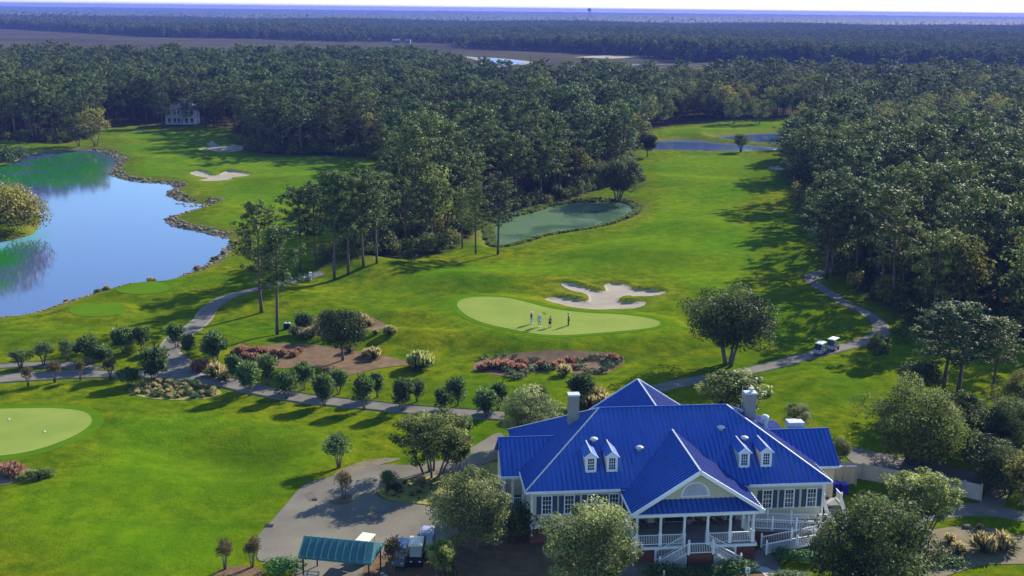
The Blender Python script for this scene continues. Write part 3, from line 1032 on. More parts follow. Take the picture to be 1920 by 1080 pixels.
def broad(name, seed, h, rx, z0, lobes=16, per=90, size=.5, asp=.55, mat='broad', lobe=.42, flat=.85, stems=1, gap=.0, splay=.25, bark='bark2', tr0=.16, shell=.45, taper=0.0):
    """broad-leaved tree: one or several stems, limbs reaching into lobes of foliage with gaps between them"""
    r = np.random.default_rng(seed)
    L = Leaves(seed + 1)
    tr = MB()
    zc = (h + z0) / 2
    rz = (h - z0) / 2
    tips = []
    shape = r.uniform(.78, 1.16, 9)
    for s_ in range(stems):
        a = 2 * math.pi * s_ / stems + r.uniform(-.4, .4)
        sp = splay * rx if stems > 1 else .05 * rx
        base = np.array([math.cos(a), math.sin(a), 0]) * (.12 * stems if stems > 1 else 0)
        top = np.array([math.cos(a) * sp, math.sin(a) * sp, z0 + rz * .7])
        mid = (base + top) / 2 + r.normal(0, .06 * h / 8, 3)
        rr = tr0 * (1 if stems == 1 else .7)
        tr.tube([base - [0, 0, .15], base + (mid - base) * .5, mid, top], [rr * 1.25, rr, rr * .85, rr * .5], 7)
        tips.append((mid, top))
    for i in range(lobes):
        ph = i * 2.399963 + r.uniform(-.3, .3)
        cz = 1 - 2 * (i + .5) / lobes
        sr = math.sqrt(max(0, 1 - cz * cz))
        k = r.uniform(.48, .86) * shape[i % 9]
        wid = 1 - taper * cz
        c = np.array([math.cos(ph) * sr * rx * k * wid, math.sin(ph) * sr * rx * k * wid, zc + cz * rz * k])
        if r.random() < gap:
            continue
        rad = rx * lobe * r.uniform(.55, 1.15)
        L.cloud(c, rad, int(per * r.uniform(.7, 1.25)), size, asp, .45, flat, .42 + r.normal(0, .26), .24, shell, jit=.75)
        m_, tp = tips[i % len(tips)]
        tr.tube([m_ + (tp - m_) * r.uniform(.1, .9), (m_ + tp + c * 2) / 4 + r.normal(0, .15, 3), c], [tr0 * .38, tr0 * .26, tr0 * .1], 4, False)
    return L.mesh(name + '_crown', M[mat]), tr.mesh(name + '_trunk', M[bark], True)


def crepe(name, seed, h, rx, z0, n=900, size=.34, mat='crepe', stems=5, bark='bark2', asp=.3):
    """small vase-shaped tree: several thin stems and a round head of radiating sprays"""
    r = np.random.default_rng(seed)
    L = Leaves(seed + 1)
    tr = MB()
    zc = z0 + (h - z0) * .47
    rz = (h - z0) * .55
    for s_ in range(stems):
        a = 2 * math.pi * s_ / stems + r.uniform(-.5, .5)
        e = np.array([math.cos(a) * rx * .5, math.sin(a) * rx * .5, zc + r.uniform(-.1, .4) * rz])
        b = np.array([math.cos(a) * .09, math.sin(a) * .09, -.1])
        mid = np.array([math.cos(a) * rx * .16, math.sin(a) * rx * .16, z0 * .75])
        tr.tube([b, mid, e], [.06, .045, .02], 5)
    for i in range(20):
        d = unit(r.normal(size=3) + [0, 0, .15])
        c = np.array([0, 0, zc]) + d * np.array([rx, rx, rz]) * r.uniform(.35, .68)
        L.cloud(c, rx * .46 * r.uniform(.6, 1.25), n // 20, size, asp, .4, .9, .45 + .12 * r.normal(), .25, .3, radial=True)
    return L.mesh(name + '_crown', M[mat]), tr.mesh(name + '_trunk', M[bark], True)


def bush(name, seed, rx, h, n=500, size=.3, mat='hedge', asp=.55, lobes=7, flatbase=True):
    r = np.random.default_rng(seed)
    L = Leaves(seed + 1)
    for i in range(lobes):
        a = i * 2.4
        q = math.sqrt((i + .3) / lobes) * .62
        c = np.array([math.cos(a) * rx * q, math.sin(a) * rx * q, h * (.5 + .18 * (1 - q)) * r.uniform(.85, 1.1)])
        L.cloud(c, rx * .5, n // lobes, size, asp, .6, h / rx * .85, .5 + r.normal(0, .26), .24, .55, jit=.6)
    m = L.mesh(name + '_foliage', M[mat])
    return m


def clump(name, seed, rx, h, n=130, plume=None, pn=70, mat='blade', w=.05, head=.32):
    """tussock grass: arching blades with or without plumes"""
    r = np.random.default_rng(seed)
    L = Leaves(seed + 1)

    def arc(n, ln, lo, hi, mi, wid, tint):
        a = r.uniform(0, 2 * math.pi, n)
        el = r.uniform(lo, hi, n)
        d = np.column_stack([np.cos(a) * np.cos(el), np.sin(a) * np.cos(el), np.sin(el)])
        l_ = ln * r.uniform(.7, 1.1, n)
        for q0, q1, dr in ((0, .55, 0), (.5, 1.0, .16)):
            p0 = d * (l_ * q0)[:, None]
            p1 = d * (l_ * q1)[:, None]
            p1[:, 2] -= dr * l_
            al = p1 - p0
            L.add((p0 + p1) / 2, np.cross(al, r.normal(size=(n, 3))), np.linalg.norm(al, axis=1), wid, tint + r.normal(0, .2, n), mi, al)
    hh = math.hypot(rx, h)
    arc(n, hh * .8, .35, 1.5, 0, w * 2.2, .45)
    if plume:
        a = r.uniform(0, 2 * math.pi, pn)
        q = np.sqrt(r.random(pn)) * rx
        c = np.column_stack([np.cos(a) * q, np.sin(a) * q, h * (1 - head * .5) - (q / rx) ** 2 * h * .38 + r.normal(0, h * .05, pn)])
        al = np.column_stack([np.cos(a) * .5, np.sin(a) * .5, np.full(pn, 1.0)]) + r.normal(0, .25, (pn, 3))
        L.add(c, np.cross(al, r.normal(size=(pn, 3))), h * head * r.uniform(.7, 1.3, pn), w * 3.4, .5 + r.normal(0, .25, pn), 1, al)
    return L.mesh(name, [M[mat], M[plume]] if plume else [M[mat]])


def tree_proto(name, meshes):
    o = thing(name, None, None)
    put('trunk', meshes[1], o)
    put('crown', meshes[0], o)
    return o


# --- species
PINES = [tree_proto('pine_tree', pine('pine', 10 + i, 16, cb, rad, 27, 3, 30, .56, .82)) for i, (cb, rad) in
         enumerate([(.36, 3.8), (.46, 3.3), (.32, 4.0), (.42, 3.5), (.52, 3.9)])]
BROADS = [tree_proto('broadleaf_tree', broad('broad', 40 + i, 14, rx, z0, 22, 95, .58)) for i, (rx, z0) in
          enumerate([(3.9, 3.0), (4.3, 2.4), (3.4, 2.6)])]
PINE_N = [tree_proto('pine_tree', pine('near_pine', 60 + i, 15, cb, rad, 44, 3, 34, .40, .68)) for i, (cb, rad) in
          enumerate([(.36, 3.0), (.44, 2.8), (.40, 3.2)])]
CREPES = [tree_proto('crepe_myrtle', crepe('crepe', 80 + i, 3.6, 1.62, .75, 2600, .38, asp=.34)) for i in range(4)]
CREPE_V = [tree_proto('crepe_myrtle', crepe('vase_crepe', 90 + i, 3.7, 1.5, 1.35, 2300, .24, stems=6, asp=.4)) for i in range(3)]
BROWNS = [tree_proto('crepe_myrtle', crepe('brown_crepe', 100 + i, 3.0, 1.15, 1.25, 1300, .20, 'brown', 6, asp=.4)) for i in range(3)]


def fit(proto_h, want):
    return want / proto_h


def stand(px, py, h_px=None, h=None):
    """ground point under a photographed foot, and the height that reaches the photographed top"""
    p = at(float(px), float(py))
    if h is None:
        q = gp(float(px), float(py) - h_px, 0)
        r1 = math.hypot(p[0], p[1])
        d = (np.array(gp(float(px), float(py - h_px), 0)) - [0, 0, CAM_H])
        tt = r1 / math.hypot(d[0], d[1])
        h = CAM_H + d[2] * tt - p[2]
    return p, h


ORD = ['first', 'second', 'third', 'fourth', 'fifth', 'sixth', 'seventh', 'eighth', 'ninth', 'tenth', 'eleventh', 'twelfth', 'thirteenth',
       'fourteenth', 'fifteenth', 'sixteenth', 'seventeenth', 'eighteenth', 'nineteenth', 'twentieth']


def ordinals(objs, text):
    """labels by place in the photograph: text holds {} for the ordinal; the row runs from left to right"""
    objs = sorted(objs, key=lambda o: to_px(np.array(o.location))[0])
    n = len(objs)
    for i, o in enumerate(objs):
        w = 'leftmost' if i == 0 else ('rightmost' if i == n - 1 else ORD[i] + ' from the left')
        o['label'] = text.format(w)


def proto_plant(proto, ph, px, py, hpx=None, h=None, wfac=1.0, label=None, group=None, cat='tree', rz=None, wpx=None, prad=None):
    p, hh = stand(px, py, hpx, h)
    s = hh / ph
    sx = s * wfac
    if wpx:
        slant = np.linalg.norm(p - [0, 0, CAM_H])
        sx = wpx * slant / FPX / 2 / prad
    q = random.uniform(.9, 1.12)
    return place(proto, USED, vec(p), rz if rz is not None else random.uniform(0, 6.28), (sx * q, sx / q, s), label, group, cat)


# --- crepe myrtles along the cart path (foot pixel, height and crown width in photograph pixels)
row = []
for px, py, hp, wp in [(468, 742, 69, 50), (538, 748, 56, 52), (608, 761, 66, 50), (683, 768, 68, 50), (756, 771, 66, 54), (831, 772, 47, 48), (911, 783, 60, 54)]:
    row.append(proto_plant(CREPES[len(row) % 4], 3.6, px, py, hp, wpx=wp, prad=1.62, group='crepe myrtles along the cart path'))
ordinals(row, 'round green crepe myrtle on the lawn side of the path, {}')
row = []
for px, py, hp, wp in [(441, 714, 52, 40), (502, 722, 63, 44), (569, 731, 54, 44), (635, 739, 49, 40), (708, 745, 51, 38), (782, 753, 48, 36), (857, 761, 58, 48), (934, 768, 54, 44), (1010, 772, 55, 44)]:
    row.append(proto_plant(CREPES[(len(row) + 1) % 4], 3.6, px, py, hp, wpx=wp, prad=1.62, group='crepe myrtles along the cart path'))
ordinals(row, 'dark crepe myrtle on the far side of the path, {}')
row = []
for px, py, hp, wp in [(39, 691, 37, 50), (82, 684, 43, 44), (127, 677, 40, 38)]:
    row.append(proto_plant(CREPE_V[len(row) % 3], 3.7, px, py, hp, wpx=wp, prad=1.5, group='crepe myrtles on the left bend'))
ordinals(row, 'dark spreading crepe myrtle above the left path bend, {}')
row = []
for px, py, hp, wp in [(53, 725, 38, 28), (103, 717, 42, 32), (151, 713, 41, 26), (207, 711, 40, 34)]:
    row.append(proto_plant(BROWNS[len(row) % 3], 3.0, px, py, hp, wpx=wp, prad=1.15, group='small russet trees below the path'))
ordinals(row, 'small russet crepe myrtle below the left path, {}')
for px, py, hp, wp, lab in [
        (168, 684, 56, 62, 'large dark crepe myrtle, left one of the thicket on the path bend'),
        (196, 688, 44, 46, 'low dark crepe myrtle in front of the thicket on the path bend'),
        (232, 662, 52, 46, 'round crepe myrtle behind the thicket, left of its twin by the junction'),
        (267, 655, 46, 40, 'pale tipped crepe myrtle close to the path junction, right of its twin'),
        (290, 716, 73, 66, 'biggest spiky crepe myrtle, standing at the top of the tan planted bed'),
        (331, 652, 47, 40, 'crepe myrtle beside the cart path where it leaves the junction uphill'),
        (353, 668, 44, 36, 'smaller crepe myrtle in the grass verge at the path junction'),
        (404, 684, 68, 66, 'large round crepe myrtle left of the pink grass bed'),
        (1088, 758, 62, 60, 'flat topped crepe myrtle behind the left chimney of the clubhouse'),
        (870, 818, 42, 38, 'dark small crepe myrtle behind the airy tree by the lawn'),
        (243, 724, 37, 46, 'low dense dark shrub tree at the left end of the tan bed')]:
    proto_plant(CREPES[px % 4], 3.6, px, py, hp, wpx=wp, prad=1.62, label=lab, group='crepe myrtles along the cart path')
for proto, ph, pr, px, py, hp, wp, lab in [
        (CREPE_V[0], 3.7, 1.5, 635, 877, 64, 66, 'vase shaped dark tree on the lawn edge above the yard'),
        (CREPE_V[1], 3.7, 1.5, 729, 922, 42, 40, 'dark slender crepe myrtle on the left tip of the traffic island'),
        (BROWNS[0], 3.0, 1.15, 645, 936, 54, 40, 'russet vase shaped crepe myrtle in the straw ring on the yard'),
        (BROWNS[1], 3.0, 1.15, 422, 1068, 60, 40, 'russet green crepe myrtle on the lawn corner, left of the pair'),
        (BROWNS[2], 3.0, 1.15, 473, 1064, 58, 44, 'russet green crepe myrtle on the lawn corner, right of the pair'),
        (BROWNS[0], 3.0, 1.15, 736, 1082, 76, 48, 'bushy russet tree between the teal shelter and the parked carts')]:
    proto_plant(proto, ph, px, py, hp, wpx=wp, prad=pr, label=lab, group='crepe myrtles round the yard')

# --- single trees
OAK = tree_proto('oak_tree', broad('oak', 131, 10, 6.0, 2.2, 44, 420, .30, .5, 'oak', .32, .72, 4, 0, .35, tr0=.26))
OAK2 = tree_proto('oak_tree', broad('dense_oak', 137, 7.2, 3.6, 1.6, 34, 360, .28, .5, 'oak', .38, .9, 1, 0, .2, tr0=.17))
AIRY = [tree_proto('airy_tree', broad('airy', 151, 8.5, 4.0, 1.9, 76, 190, .27, .45, 'airy', .22, .75, 6, .06, .5, tr0=.13, shell=.2)),
        tree_proto('airy_tree', broad('airy', 153, 6.5, 2.6, 1.7, 44, 170, .29, .5, 'airy', .32, .9, 4, .1, .4, tr0=.09, shell=.2))]
SILVER = [tree_proto('silver_tree', broad('silver', 163, 8.5, 4.3, .9, 50, 430, .25, .42, 'silver', .33, .72, 3, .06, .3, tr0=.16, shell=.3)),
          tree_proto('silver_tree', broad('silver', 167, 8.4, 4.2, .9, 52, 380, .25, .40, 'silver', .30, .85, 4, .1, .4, tr0=.14, shell=.25))]
BIGOAK = tree_proto('oak_tree', broad('big_oak', 171, 9.3, 5.6, .4, 56, 420, .28, .5, 'broad', .33, .72, 3, .03, .3, tr0=.2))
DARK = tree_proto('oak_tree', broad('dark_oak', 177, 9.0, 4.9, .3, 56, 440, .27, .45, 'oak', .33, .75, 3, 0, .3, tr0=.2))
SMALL = tree_proto('young_tree', broad('young', 181, 4.2, 1.55, 1.2, 18, 170, .30, .5, 'broad', .42, .9, 1, 0, tr0=.07))
YELLOW = tree_proto('yellow_tree', broad('yellow', 187, 13, 4.2, 1.6, 24, 70, .6, .5, 'yellowleaf', .34, .9, 3, .1, .4, tr0=.14))
MIDB = tree_proto('broadleaf_tree', broad('mid_broad', 191, 13, 5.0, 1.5, 26, 130, .5, .5, 'broad', .36, .85, 2, 0, .3, tr0=.2))

for proto, ph, pr, px, py, hp, wp, lab, cat in [
        (OAK, 10, 6.0, 1366, 684, 144, 182, 'broad dark oak with several trunks beside the right cart path', 'tree'),
        (OAK2, 7.2, 3.6, 643, 676, 102, 100, 'dense grey green oak in the straw bed left of the putting green', 'tree'),
        (SMALL, 4.2, 1.55, 1646, 685, 57, 44, 'small leaning young tree alone on the grass by the right path', 'tree'),
        (AIRY[0], 8.5, 4.0, 812, 890, 130, 176, 'airy pale green tree with many stems on the traffic island', 'tree'),
        (AIRY[1], 6.5, 2.6, 856, 892, 88, 76, 'slim airy tree leaning right beside the larger airy tree', 'tree'),
        (SILVER[1], 8.4, 4.2, 884, 1035, 160, 165, 'pale drooping tree in front of the clubhouse left porch', 'tree'),
        (SILVER[0], 8.5, 4.3, 1100, 1120, 178, 196, 'round olive green tree hiding the clubhouse front left windows', 'tree'),
        (DARK, 9.0, 4.9, 1628, 1130, 208, 232, 'big dark green tree at the right front of the clubhouse ramp', 'tree'),
        (AIRY[0], 8.5, 4.0, 1722, 1008, 138, 160, 'airy tree leaning over the pale fence, its trunk at the straw bed', 'tree'),
        (BIGOAK, 9.3, 5.6, 1712, 872, 160, 215, 'massive broad tree beyond the pale fence right of the clubhouse', 'tree'),
        (OAK2, 7.2, 3.6, 1795, 832, 100, 100, 'dark oak at the right shoulder of the massive broad tree', 'tree'),
        (AIRY[1], 6.5, 2.6, 1380, 792, 98, 138, 'leafy pale tree behind the right chimney of the clubhouse', 'tree'),
        (SILVER[0], 8.5, 4.3, 998, 838, 106, 132, 'pale round tree behind the left end of the clubhouse roof', 'tree'),
        (DARK, 9.0, 4.9, 1880, 862, 126, 120, 'dark tree at the right frame edge above the side path', 'tree'),
        (BIGOAK, 9.3, 5.6, 1925, 800, 112, 130, 'dark spreading tree cut by the right frame edge near the tall pine', 'tree'),
        (BROADS[1], 14, 4.3, 1915, 952, 120, 90, 'shaded green tree over the side path at the right frame edge', 'tree'),
        (OAK2, 7.2, 3.6, 1845, 900, 92, 110, 'dark shrubby tree between the fence end and the side path', 'tree'),
        (DARK, 9.0, 4.9, 1890, 930, 96, 120, 'dark broad tree left of the side path fork at the right frame edge', 'tree'),
        (OAK2, 7.2, 3.6, 1850, 850, 92, 96, 'dark tree between the massive broad tree and the right frame edge', 'tree'),
        (OAK2, 7.2, 3.6, 1725, 742, 70, 84, 'dark oak under the two tall pines right of the lone young tree', 'tree'),
        (CREPE_V[2], 3.7, 1.5, 1389, 285, 34, 40, 'lone dark vase shaped tree on the shore of the far pond', 'tree'),
        (OAK2, 7.2, 3.6, 1214, 294, 47, 44, 'round dark tree standing out from the wood left of the far pond', 'tree'),
        (OAK, 10, 6.0, 1160, 378, 84, 108, 'dark oak with two trunks at the tip of the duckweed pond', 'tree'),
        (MIDB, 13, 5.0, 1230, 236, 50, 66, 'rounded dark tree at the wood edge behind the far pond left end', 'tree'),
        (MIDB, 13, 5.0, 1376, 232, 58, 48, 'dark tree in front of the far wood, left of a pair behind the pond', 'tree'),
        (MIDB, 13, 5.0, 1424, 232, 54, 46, 'dark tree in front of the far wood, right of a pair behind the pond', 'tree'),
        (YELLOW, 13, 4.2, 178, 274, 82, 64, 'yellow green tree on the far bank of the lake', 'tree'),
        (MIDB, 13, 5.0, 148, 274, 62, 56, 'dark bushy tree beside the yellow green tree on the lake bank', 'tree'),
        (SILVER[1], 8.4, 4.2, 1495, 806, 54, 60, 'round grey green bush tree on the lawn behind the right wing', 'tree'),
        (SILVER[0], 8.5, 4.3, 1577, 866, 46, 40, 'small grey bush against the right wing of the clubhouse', 'tree'),
        (AIRY[1], 6.5, 2.6, 826, 1092, 84, 56, 'dark leaning small tree right of the parked golf carts', 'tree'),
        (CREPES[0], 3.6, 1.62, 571, 626, 42, 44, 'bushy green shrub tree at the back of the straw bed by the bins', 'tree'),
        (CREPE_V[1], 3.7, 1.5, 624, 628, 48, 50, 'ragged shrub tree just behind the dense grey green oak', 'tree')]:
    proto_plant(proto, ph, px, py, hp, wpx=wp, prad=pr, label=lab, group=None, cat=cat)

for k, (px, py, hp, wp, lab) in enumerate([
        (491, 586, 200, 92, 'tall pine by the lake path, left of the nearest pair'),
        (520, 627, 195, 88, 'tallest lone pine, its bare trunk foot nearest the waste bins'),
        (378 + 185, 507, 150, 76, 'pine behind the nearest pair with yellowish upper needles'),
        (593, 497, 150, 74, 'pine at the left tip of the wood beside the shaded path'),
        (628, 524, 196, 84, 'tall pine with a pale bare trunk at the wood front, leftmost of that row'),
        (654, 515, 180, 74, 'second tall pine with a pale bare trunk at the wood front'),
        (682, 500, 178, 72, 'third tall pine at the wood front, half in shade'),
        (706, 494, 160, 66, 'fourth tall pine at the wood front, close against the dark wood'),
        (933, 477, 132, 66, 'pine nearest the duckweed pond with its shadow on the grass'),
        (892, 476, 122, 50, 'slender pine left of the pine nearest the duckweed pond'),
        (867, 466, 104, 44, 'short pine at the wood corner left of the duckweed pond'),
        (1766, 746, 168, 110, 'tall pine left of the pair rising behind the massive broad tree'),
        (306, 239, 62, 40, 'pine beside the left end of the white far house'),
        (384, 240, 66, 44, 'pine beside the right end of the white far house'),
        (352, 243, 56, 26, 'slender pine standing in front of the white far house'),
        (1794, 744, 172, 112, 'tall pine right of the pair rising behind the massive broad tree'),
        (1861, 746, 148, 84, 'thin single pine with a straight bare trunk at the right'),
        (1548, 522, 158, 84, 'tall pine on the inside of the right path bend, front one'),
        (1560, 517, 150, 72, 'pine on the inside of the right path bend, behind the front one'),
        (1478, 336, 92, 60, 'pine at the tip of the right wood by the small bunker'),
        (1497, 342, 88, 62, 'pine second from the tip of the right wood'),
        (1478, 300, 70, 56, 'pine at the top of the right wood beside the fairway end')]):
    proto_plant(PINE_N[k % 3], 15, px, py, hp, wpx=wp, prad=3.0, label=lab, group=None, cat='tree')

# ------------------------------------------------------------------ woods: the nearest trees one by one, the rest as a mass


def scatter(poly, step, margin=1.0, pad=1.12, seed=3):
    r = np.random.default_rng(seed)
    lo, hi = poly.min(0), poly.max(0)
    gx, gy = np.meshgrid(np.arange(lo[0], hi[0], step), np.arange(lo[1], hi[1], step * .9))
    gx[1::2] += step / 2
    gx = gx + r.uniform(-.38, .38, gx.shape) * step
    gy = gy + r.uniform(-.38, .38, gy.shape) * step
    x, y = gx.ravel(), gy.ravel()
    # what the photograph (and a camera a few steps to the side) can see
    m = np.abs(x) < (y * .4385 * pad + 22)
    x, y = x[m], y[m]
    d = sdf(poly, x, y)
    m = d < -margin
    return x[m], y[m], d[m]


def scatter_mass(name, P, vi, sc, rz, sources, label, cat, kind='stuff', tilt=None):
    """one object: instances of existing plants on points, by geometry nodes"""
    me = bpy.data.meshes.new(name)
    me.vertices.add(len(P))
    me.vertices.foreach_set('co', np.asarray(P, np.float32).ravel())
    for nm, a, ty in (('vi', vi, 'INT'), ('rz', rz, 'FLOAT')):
        q = me.attributes.new(nm, ty, 'POINT')
        q.data.foreach_set('value', np.asarray(a, np.int32 if ty == 'INT' else np.float32))
    q = me.attributes.new('sc', 'FLOAT_VECTOR', 'POINT')
    q.data.foreach_set('vector', np.asarray(sc, np.float32).ravel())
    me.update()
    o = put(name, me, kind=kind)
    if label:
        tag(o, label, cat)
    ng = bpy.data.node_groups.new(name + '_nodes', 'GeometryNodeTree')
    ng.interface.new_socket('Geometry', in_out='INPUT', socket_type='NodeSocketGeometry')
    ng.interface.new_socket('Geometry', in_out='OUTPUT', socket_type='NodeSocketGeometry')
    gi, go = ng.nodes.new('NodeGroupInput'), ng.nodes.new('NodeGroupOutput')
    join = ng.nodes.new('GeometryNodeJoinGeometry')
    ln = ng.links.new

    def named(n, ty):
        a = ng.nodes.new('GeometryNodeInputNamedAttribute')
        a.data_type = ty
        a.inputs['Name'].default_value = n
        return a.outputs['Attribute']
    avi, arz, asc = named('vi', 'INT'), named('rz', 'FLOAT'), named('sc', 'FLOAT_VECTOR')
    cx = ng.nodes.new('ShaderNodeCombineXYZ')
    ln(arz, cx.inputs['Z'])
    for k, src in enumerate(sources):
        cmp_ = ng.nodes.new('FunctionNodeCompare')
        cmp_.data_type = 'INT'
        cmp_.operation = 'EQUAL'
        ia = [s for s in cmp_.inputs if s.enabled and s.type == 'INT']
        ln(avi, ia[0])
        ia[1].default_value = k
        jj = ng.nodes.new('GeometryNodeJoinGeometry')
        for s_ in src:
            oi = ng.nodes.new('GeometryNodeObjectInfo')
            oi.transform_space = 'ORIGINAL'
            oi.inputs['Object'].default_value = s_
            oi.inputs['As Instance'].default_value = False
            ln(oi.outputs['Geometry'], jj.inputs[0])
        ip = ng.nodes.new('GeometryNodeInstanceOnPoints')
        ln(gi.outputs[0], ip.inputs['Points'])
        ln(cmp_.outputs['Result'], ip.inputs['Selection'])
        ln(jj.outputs[0], ip.inputs['Instance'])
        ln(cx.outputs[0], ip.inputs['Rotation'])
        ln(asc, ip.inputs['Scale'])
        ln(ip.outputs[0], join.inputs[0])
    ln(join.outputs[0], go.inputs[0])
    md = o.modifiers.new('scatter', 'NODES')
    md.node_group = ng
    return o


xa, ya, da = scatter(WOOD_A, 6.7, 1.2, seed=3)
xb, yb, db = scatter(WOOD_B, 6.6, 1.2, seed=4)
X = np.r_[xa, xb]
Y = np.r_[ya, yb]
D = np.r_[da, db]
ZN = np.r_[np.zeros(len(xa)), np.ones(len(xb))]
# a gap in the wood for the white house and its lawn, and room for the single trees
HOUSE_P = at(340.0, 235.0)
keepm = (np.sin(X * .043 + 2) * np.sin(Y * .031) + .35 * np.sin(X * .11 + Y * .07) > -.62) | (D > -9)
keepm &= ~((ZN == 1) & (D > -15) & (X < Y * .235 + 14) & (Y > 215) & (Y < 470) & (np.sin(Y * .15 + .6) + .4 * np.sin(Y * .41) > .15))
X, Y, D, ZN = X[keepm], Y[keepm], D[keepm], ZN[keepm]
m = np.hypot((X - HOUSE_P[0]) * 1.1, Y - HOUSE_P[1] - 6) > 10
m &= ~((np.abs(X - HOUSE_P[0]) < 6.5) & (Y < HOUSE_P[1]) & (Y > HOUSE_P[1] - 30))
X, Y, D, ZN = X[m], Y[m], D[m], ZN[m]
r_ = np.random.default_rng(21)
broadish = np.clip(.22 + .6 * ((X > 60) & (Y > 330)) + .12 * (np.sin(X * .021) + np.sin(Y * .017 + X * .01)), .05, .8)
is_b = r_.random(len(X)) < broadish
hgt = np.where(is_b, r_.uniform(10.5, 15.5, len(X)), np.clip(r_.normal(15.6, 2.4, len(X)), 9.5, 20.5))
order = np.argsort(np.hypot(X, Y))
npine = nbroad = 0
single = np.zeros(len(X), bool)
for i in order:
    lim = 215 if not is_b[i] else 60
    if (nbroad if is_b[i] else npine) >= lim:
        continue
    single[i] = True
    if is_b[i]:
        nbroad += 1
    else:
        npine += 1
for i in np.nonzero(single)[0]:
    z = float(ground_z(X[i], Y[i]))
    left = ZN[i] == 0
    px_, py_ = to_px(np.array([X[i], Y[i], z]))
    if left:
        side = ('behind the lake' if px_ < 200 else 'behind the left fairway' if px_ < 560 and py_ < 330 else 'above the shaded lake path' if px_ < 700 else 'above the fairway mound' if px_ < 860
                else 'beside the duckweed pond' if py_ > 360 else 'at the far end of the fairway')
    else:
        side = ('beside the right path bend' if px_ < 1680 and py_ > 470 else 'along the right edge of the fairway' if px_ < 1600 else ('far right, level with the far pond' if py_ < 290 else 'far right, level with the duckweed pond' if py_ < 420 else 'far right, level with the path bend' if py_ < 520 else 'at the right frame edge above the bare pines') if px_ > 1820
                else 'low in the right wood' if py_ > 480 else ('at the top of the right wood' if py_ < 330 else 'halfway up the right wood'))
    edge = D[i] > -7
    w_ = ('in the front row' if edge else 'deep in the trees')
    if is_b[i]:
        pr, ph = BROADS[i % 3], 14
        lab = f'leafy green tree {w_} {side}'
        sc = hgt[i] / ph * np.array([1.05, 1.05, 1])
        g = 'broadleaf trees in the woods'
    else:
        pr, ph = PINES[i % 5], 16
        lab = f'{"tall" if hgt[i] > 16.5 else "shorter"} pine {w_} {side}'
        sc = hgt[i] / ph * np.array([1.1, 1.1, 1]) * r_.uniform(.92, 1.1)
        g = 'pines in the woods'
    place(pr, USED, (float(X[i]), float(Y[i]), z), r_.uniform(0, 6.28), tuple(sc), lab, g + (' between the fairways' if left else ' on the right'), 'tree')

kids = lambda o: [k for k in o.children]
srcs = [kids(p) for p in PINES] + [kids(p) for p in BROADS]
k = ~single
vi = np.where(is_b, 5 + np.arange(len(X)) % 3, np.arange(len(X)) % 5)
base = np.where(is_b, 14.0, 16.0)
wid = np.where(is_b, 1.1, 1.15)
s = hgt / base
SCV = np.column_stack([s * wid, s * wid, s])
PZ = np.column_stack([X, Y, ground_z(X, Y)])
scatter_mass('pine_forest', PZ[k], vi[k], SCV[k], r_.uniform(0, 6.28, len(X))[k], srcs, 'dense dark pine wood filling the middle distance behind the fairways', 'forest')

# understory along the wood edges
BUSH = [bush('undergrowth_bush', 201 + i, 1.6, 2.2, 420, .34, mt, lobes=6) for i, mt in enumerate(['oak', 'broad'])]
bsrc = [put('shrub', b) for b in BUSH]
p1 = at(478.0, 262.0)
for o, (px, py), lab in zip(bsrc, [(768, 492), (1690, 640)], ['dark shrub at the foot of the wood above the fairway mound', 'dark shrub at the foot of the right wood by the path']):
    o.location = at(float(px), float(py))
    tag(o, lab, 'shrub')
ux, uy, ud = np.concatenate([np.array(scatter(WOOD_A, 2.6, .3, seed=8)), np.array(scatter(WOOD_B, 2.6, .3, seed=9))], axis=1)
m = (ud > -14) & (uy < 420) & (np.hypot(ux - HOUSE_P[0], uy - HOUSE_P[1]) > 14)
ux, uy = ux[m], uy[m]
n = len(ux)
us = r_.uniform(.5, 1.5, n)
scatter_mass('undergrowth', np.column_stack([ux, uy, ground_z(ux, uy)]), np.arange(n) % 2, np.column_stack([us, us, us * r_.uniform(.7, 1.6, n)]), r_.uniform(0, 6.28, n), [[bsrc[0]], [bsrc[1]]],
             'dark shrubby undergrowth along the foot of the woods', 'undergrowth')

# --- shrubs on the left shore
WIL = bush('willow_bush', 221, 5.2, 6.6, 3200, .46, 'willow', .45, 16)
for px, py, sc, lab in [(6, 440, 1.6, 'big golden willow bush on the left shore of the lake'), (46, 437, 1.15, 'lower golden bush at the tip of the left shore of the lake'), (-45, 450, 1.5, 'golden bush cut by the left frame edge above the lake')]:
    tag(put('willow_bush', WIL, loc=at(float(px), float(py))), lab, 'bush', 'golden bushes on the left shore').scale = (sc, sc, sc)
LB = bush('lake_bush', 223, 3.6, 5.2, 1500, .5, 'cover', .5, 10)
for px, py, sc, lab in [(8, 312, 1.1, 'bright green bush at the far left end of the lake'), (36, 304, .85, 'small bright bush right of the far left bush on the lake'), (-30, 320, 1.3, 'green bush half out of frame at the far left of the lake')]:
    tag(put('shore_bush', LB, loc=at(float(px), float(py))), lab, 'bush', 'green bushes at the far left of the lake').scale = (sc, sc, sc)

